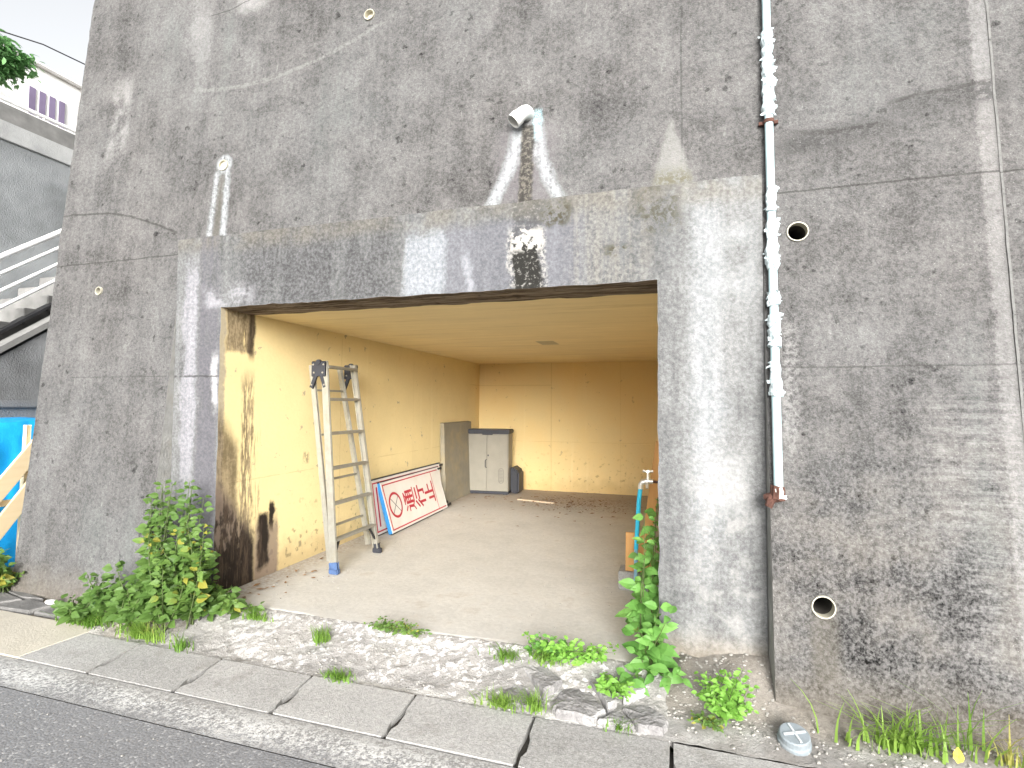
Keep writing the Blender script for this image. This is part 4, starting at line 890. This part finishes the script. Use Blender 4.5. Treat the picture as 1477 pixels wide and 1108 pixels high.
# pale timber frame in front of the tarp
tf = empty('timber_frame', (-6.4, 3.7, -.1), 'pale new timber frame with diagonal planks in front of the blue tarp', 'timber')
def plank(a, b, wx, wy, name='plank', up=Vector((1, 0, 0))): bm = bmesh.new(); bar(bm, a, b, wx, wy, up, .003); obj(name, bm, 'pine', tf)
plank((-6.40, 3.70, -.12), (-6.42, 3.735, 1.36), .04, .05, 'post'); plank((-6.40, 2.75, -.12), (-6.42, 2.77, .75), .04, .05, 'post')
plank((-6.35, 2.98, .05), (-6.35, 3.86, 1.24), .15, .036, 'brace'); plank((-6.35, 3.16, -.10), (-6.35, 3.90, .92), .15, .036, 'brace'); plank((-6.395, 2.7, .60), (-6.395, 3.86, .585), .06, .04, 'rail')
# tree over the terrace
def leaf_mesh(name, l, w_, fold=.25, droop=.15):
    me = bpy.data.meshes.new(name)
    v = [(0, 0, 0), (-w_*.42, l*.22, fold*w_*.42), (w_*.42, l*.22, fold*w_*.42), (-w_*.5, l*.48, fold*w_*.5-droop*l*.1), (w_*.5, l*.48, fold*w_*.5-droop*l*.1), (-w_*.28, l*.78, fold*w_*.28-droop*l*.4), (w_*.28, l*.78, fold*w_*.28-droop*l*.4),
         (0, l, -droop*l*.8), (0, l*.25, 0), (0, l*.5, -droop*l*.12), (0, l*.78, -droop*l*.42)]
    f = [(0, 8, 1), (0, 2, 8), (1, 8, 9, 3), (8, 2, 4, 9), (3, 9, 10, 5), (9, 4, 6, 10), (5, 10, 7), (10, 6, 7)]
    me.from_pydata(v, [], f); me.update(); return me
def orient(p, d, up, sc_=1.0):
    d = d.normalized(); r = d.cross(up)
    if r.length < 1e-3: r = d.orthogonal()
    r.normalize(); n = r.cross(d)
    return Matrix(((r.x*sc_, d.x*sc_, n.x*sc_, p.x), (r.y*sc_, d.y*sc_, n.y*sc_, p.y), (r.z*sc_, d.z*sc_, n.z*sc_, p.z), (0, 0, 0, 1)))
def rv(k=1): return Vector((U(-k, k), U(-k, k), U(-k, k)))
def join_leaves(name, mats_, base_me, mat, parent):
    bv = [v.co.copy() for v in base_me.vertices]; bf = [tuple(p.vertices) for p in base_me.polygons]; V_, F_ = [], []
    for m in mats_:
        o = len(V_); V_ += [m @ v for v in bv]; F_ += [tuple(i+o for i in f) for f in bf]
    me = bpy.data.meshes.new(name); me.from_pydata(V_, [], F_); me.update(); me.materials.append(M[mat]); o = bpy.data.objects.new(name, me); COL.objects.link(o)
    if parent: adopt(o, parent)
    return o
tr = empty('leafy_tree', (-11.2, 4.2, 5.1), 'leafy green tree overhanging the terrace railing at the top left', 'tree')
bm = bmesh.new(); tube(bm, [(-11.2, 4.2, 5.1), (-11.15, 4.3, 6.0), (-11.0, 4.5, 6.8)], [.14, .11, .08], 9)
ends = []
for k in range(16):
    a = k*2.4; e_ = Vector((-11.0+math.cos(a)*U(.5, 1.3), 4.75+math.sin(a)*U(.6, 1.35), 7.2+U(-.7, .9))); st_ = Vector((-11.1, 4.35, 6.2+U(0, .6)))
    tube(bm, [st_, st_.lerp(e_, .5)+Vector((0, 0, .15)), e_], [.04, .025, .008], 5); ends.append((st_, e_))
for q_ in ((-10.6, 5.75, 7.25), (-10.6, 5.7, 7.35), (-10.6, 5.45, 6.95), (-10.6, 5.35, 7.0), (-10.6, 5.6, 7.15), (-10.6, 5.2, 7.4), (-10.6, 5.05, 6.7), (-10.6, 5.5, 7.45), (-10.6, 5.25, 6.75)): ends += [(Vector((-10.8, 5.0, 7.0)), Vector(q_))]*4
e_ = Vector((-10.6, 5.95, 7.35)); ends += [(Vector((-11, 4.5, 6.8)), e_)]*2; tube(bm, [(-11, 4.5, 6.8), (-10.8, 5.2, 7.3), e_], [.04, .025, .008], 5)
obj('trunk', bm, 'bark', tr, True)
lm = leaf_mesh('tree_leaf', .10, .045); mats_ = []
for _ in range(6500):
    a_, b_ = random.choice(ends); t = U(.45, 1.05); p = a_.lerp(b_, t) + rv(.20)*(1.25-t*.4) + Vector((0, 0, .08)); mats_.append(orient(p, Vector((U(-1, 1), U(-1, 1), U(-.9, .2))), Vector((0, 0, 1))+rv(.4), U(.8, 1.5)))
join_leaves('crown', mats_, lm, 'leaf_tree', tr)
bm = bmesh.new(); tube(bm, [(-13, 3, 8.0), (-11.2, 6.5, 8.28), (-9.5, 12, 8.0)], .012, 5); tag(obj('overhead_wire', bm, 'black_steel'), 'thin overhead wire crossing the white sky at the top left', 'wire')

# ------------------------------------------------------------------ plants
LM = {k: [leaf_mesh('leaf', l*f_, w_*g_, fo, dr) for f_, g_, fo, dr in ((1, 1, .25, .15), (.85, .95, .4, .3), (1.1, .9, .15, .45))] for k, (l, w_) in {'shrub': (.092, .060), 'vine': (.125, .076), 'bright': (.052, .032), 'small': (.04, .022)}.items()}
def plant(name, label, cat, base, stems, kind, mat, nobj=300, group=None):
    """stems: list of (start, end, bend, radius, nodes, leaves per node); leaves ride on the stems"""
    root = empty(name, base, label, cat, group); bm = bmesh.new(); spots = []
    for a, b, bend, rad, nodes, lpn in stems:
        a, b = Vector(a), Vector(b); c1 = a.lerp(b, .55)+Vector(bend); pts = [a*(1-t)**2 + c1*2*t*(1-t) + b*t*t for t in (0, .2, .4, .6, .8, 1)]
        tube(bm, pts, [rad*(1-.13*i) for i in range(6)], 5)
        ph = U(0, 6.28)
        for k in range(nodes):
            t = (k+.9)/nodes if nodes > 1 else 1; t = min(1, .12+.88*t); p = a*(1-t)**2 + c1*2*t*(1-t) + b*t*t
            for q in range(lpn):
                an = ph + k*1.9 + q*2*math.pi/lpn + U(-.4, .4); d = Vector((math.cos(an), math.sin(an), U(-.35, .45))); pet = p + d*U(.006, .03)
                spots.append(orient(pet, d, Vector((.3, -1.1, .9))+rv(.7), U(.45, 1.25)*(1.05-.4*t)))
    obj('stems', bm, 'stem', root, True)
    random.shuffle(spots)
    for m in LM[kind]:
        if not m.materials: m.materials.append(M[mat])
    spots = [m for m in spots if m.translation.y < (3.43 if not (XL < m.translation.x < XR) else 9) and m.translation.z > -.13]
    spots.sort(key=lambda m: (m.translation - Vector((0, 0, EYE))).length)
    for m in spots[:nobj]:
        o = bpy.data.objects.new('leaf', random.choice(LM[kind])); COL.objects.link(o); o.matrix_world = m; o.parent = root; o.matrix_parent_inverse = Matrix.Translation(-Vector(base))
    if len(spots) > nobj: tag(join_leaves('foliage', spots[nobj:], LM[kind][0], mat, root), kind='stuff')
    return root
random.seed(21)
# big shrub at the left post
st = []
for k in range(80):
    x = U(-4.5, -3.42); y = U(2.96, 3.22); t = max(0, (x+4.45)/1.03); h = (.16 + .66*t**1.1)*U(.45, 1.12)
    if x > -3.9: y = U(3.02, 3.36)
    st.append(((x, y, -.12), (x+U(-.2, .2), y+U(-.14, .03), -.1+h), (U(-.14, .14), U(-.09, .02), .05), .006, max(4, int(h/.042)), 3))
for k in range(16):
    x = U(-4.12, -3.62); st.append(((x, 3.25, -.1), (x+U(-.12, .12), 3.27+U(-.06, .05), U(.72, .98)), (U(-.05, .05), -.03, .1), .0055, 12, 2))
for k in range(22):
    x = U(-3.6, -3.15); st.append(((x-.1, 3.30, -.06), (x+U(-.02, .12), 3.26+U(-.12, .1), U(.02, .16)), (0, 0, .06), .004, 6, 2))
plant('green_shrub', 'dense green shrub growing at the foot of the left post', 'shrub', (-3.9, 3.2, -.12), st, 'shrub', 'leaf_shrub')
# climber on the standpipe and right post
st = []
for k in range(15):
    y = U(3.50, 4.1); st.append(((-.15+U(-.05, .05), 3.42+U(0, .2), -.05), (-.155+U(-.10, .07), y, .30+.045*k+U(-.05, .05)), (U(-.06, .05), U(-.04, .04), .1), .005, 4+k//3, 2))
for k in range(8):
    st.append(((-.14+U(-.07, .07), 3.40, -.08), (-.13+U(-.12, .11), 3.33+U(-.07, .1), U(.08, .42)), (U(-.04, .04), -.04, .05), .0045, 5, 2))
for k in range(3): st.append(((-.16, 3.36, -.06), (U(-.36, .10), U(3.1, 3.3), U(-.07, .06)), (0, -.03, .08), .004, 4, 2))
plant('climbing_vine', 'bright green climbing vine growing up the tap and right post', 'vine', (-.15, 3.42, -.06), st, 'vine', 'leaf_vine')
st = [((.27+U(-.04, .04), 3.12, -.1), (.27+U(-.15, .13), 3.10+U(-.12, .08), U(-.02, .20)), (U(-.03, .03), -.02, .04), .004, 6, 3) for k in range(20)]
plant('low_weed', 'bushy light green weed at the foot of the wall right of the post', 'weed', (.27, 3.12, -.1), st, 'bright', 'leaf_bright')
st = [((-5.8+U(-.15, .15), 3.22+U(-.1, .1), -.12), (-5.78+U(-.5, .25), 3.15+U(-.25, .15), U(0, .30)), (0, -.02, .05), .004, 6, 3) for k in range(40)]
plant('corner_weed', 'broad-leaved weed at the far left wall corner below the timber', 'weed', (-5.8, 3.2, -.12), st, 'shrub', 'leaf_shrub', 120)
st = [((-.62+U(-.28, .2), 3.36+U(-.03, .03), -.02), (-.62+U(-.3, .28), 3.34+U(-.08, .05), U(.02, .13)), (0, 0, .02), .003, 4, 3) for k in range(26)]
plant('creeping_weed', 'creeping green weed along the floor edge left of the vine', 'weed', (-.6, 3.35, -.02), st, 'bright', 'leaf_vine', 200)
st = [((-.36+U(-.06, .06), 3.13+U(-.05, .05), -.06), (-.36+U(-.12, .12), 3.1+U(-.1, .08), U(-.02, .05)), (0, 0, .02), .003, 4, 3) for k in range(10)]
plant('stone_weed', 'small weed growing between the broken stones', 'weed', (-.36, 3.12, -.06), st, 'bright', 'leaf_shrub', 120)
st = [((-1.85+U(-.2, .2), 3.34+U(-.02, .03), -.02), (-1.85+U(-.24, .24), 3.33+U(-.06, .05), U(.02, .10)), (0, 0, .02), .003, 5, 3) for k in range(16)]
plant('sill_weed', 'low dark weed at the middle of the garage floor edge', 'weed', (-1.85, 3.34, -.02), st, 'small', 'leaf_shrub', 200)
st = [((.17+U(-.03, .03), 3.02, -.09), (.17+U(-.09, .09), 2.99+U(-.06, .05), U(-.07, -.02)), (0, 0, .02), .003, 4, 3) for k in range(8)]
plant('sprig', 'tiny deep green sprig beside the bushy light green weed', 'weed', (.17, 3.0, -.09), st, 'small', 'leaf_vine', 100)

def tuft(label, base, n, hmin, hmax, spread, lean=.6, mat='grass', wd=.0045, radius=.05):
    bm = bmesh.new(); bx, by, bz = base
    for _ in range(n):
        a = U(0, 6.28); r = abs(random.gauss(0, radius)); p = Vector((bx+math.cos(a)*r*spread, by+math.sin(a)*r*.55, bz)); h = U(hmin, hmax); ln = U(.1, lean)*h; da = U(0, 6.28); o = Vector((math.cos(da), math.sin(da)*.7-.15, 0))
        sd_ = Vector((-o.y, o.x, 0)).normalized()*wd*U(.7, 1.3); prev = None
        for i in range(5):
            t = i/4; q = p + o*ln*t*t*1.3 + Vector((0, 0, h*(t-.25*t*t*lean))); s_ = sd_*(1-t*.92); cur = (bm.verts.new(q-s_), bm.verts.new(q+s_))
            if prev: bm.faces.new((prev[0], prev[1], cur[1], cur[0]))
            prev = cur
    return tag(obj('grass_tuft', bm, mat), label, 'grass', 'grass tufts along the apron and wall foot')
random.seed(33)
tuft('wide bright grass tuft at the left foot of the green shrub', (-4.33, 2.96, -.125), 260, .10, .24, 2.9, 1.0)
tuft('bright grass fringe in front of the green shrub, right of the wide tuft', (-3.72, 2.93, -.12), 240, .08, .19, 2.9, 1.0)
tuft('pale sparse grass on the gutter right of the shrub fringe', (-3.30, 2.90, -.12), 60, .05, .13, 1.2)
tuft('grass tuft at the left end of the garage floor edge', (-3.03, 3.28, -.03), 120, .05, .11, 1.8, 1.1)
tuft('yellow-green grass tuft standing on the apron left of the low dark weed', (-2.36, 3.16, -.055), 100, .07, .15, 1.1)
tuft('pale grass tuft growing in the gutter joint', (-2.02, 2.885, -.12), 130, .03, .08, 1.3, 1.2)
tuft('small grass tuft at the floor edge before the broken stones', (-1.02, 3.27, -.04), 100, .06, .13, 1.2, 1.0)
tuft('dense grass tuft right of the small tuft, against the creeping weed', (-.78, 3.30, -.03), 200, .05, .12, 1.4, 1.0)
tuft('yellowish grass tuft at the left of the stones by the gutter', (-.93, 2.885, -.11), 160, .05, .12, 1.8, 1.1)
tuft('green grass tuft between two stones by the gutter', (-.74, 2.89, -.10), 90, .07, .15, 1.0, .9)
tuft('pale dry grass tuft in front of the stones', (-.28, 2.875, -.11), 60, .03, .09, .9, .8)
tuft('long-bladed grass clump at the wall foot at the lower right', (1.10, 3.10, -.10), 130, .14, .32, 2.4, 1.3, wd=.0075, radius=.07)
tuft('tall thin grass stalks against the wall right of the long-bladed clump', (1.36, 3.16, -.09), 9, .22, .42, 1.2, .7, wd=.006)
tuft('dry straw tuft at the lower right corner', (1.52, 3.12, -.09), 24, .1, .26, 1.3, .9, wd=.006)
bm = bmesh.new(); lmx = leaf_mesh('yl', .07, .045, .3, .2); bm.from_mesh(lmx); bmesh.ops.transform(bm, matrix=orient(Vector((1.27, 3.03, -.07)), Vector((.2, .3, .6)), Vector((0, -1, .5))), verts=bm.verts[:])
tag(obj('fallen_leaf', bm, 'yellow_leaf', smooth='raw'), 'single yellow leaf caught in the grass at the lower right', 'leaf')
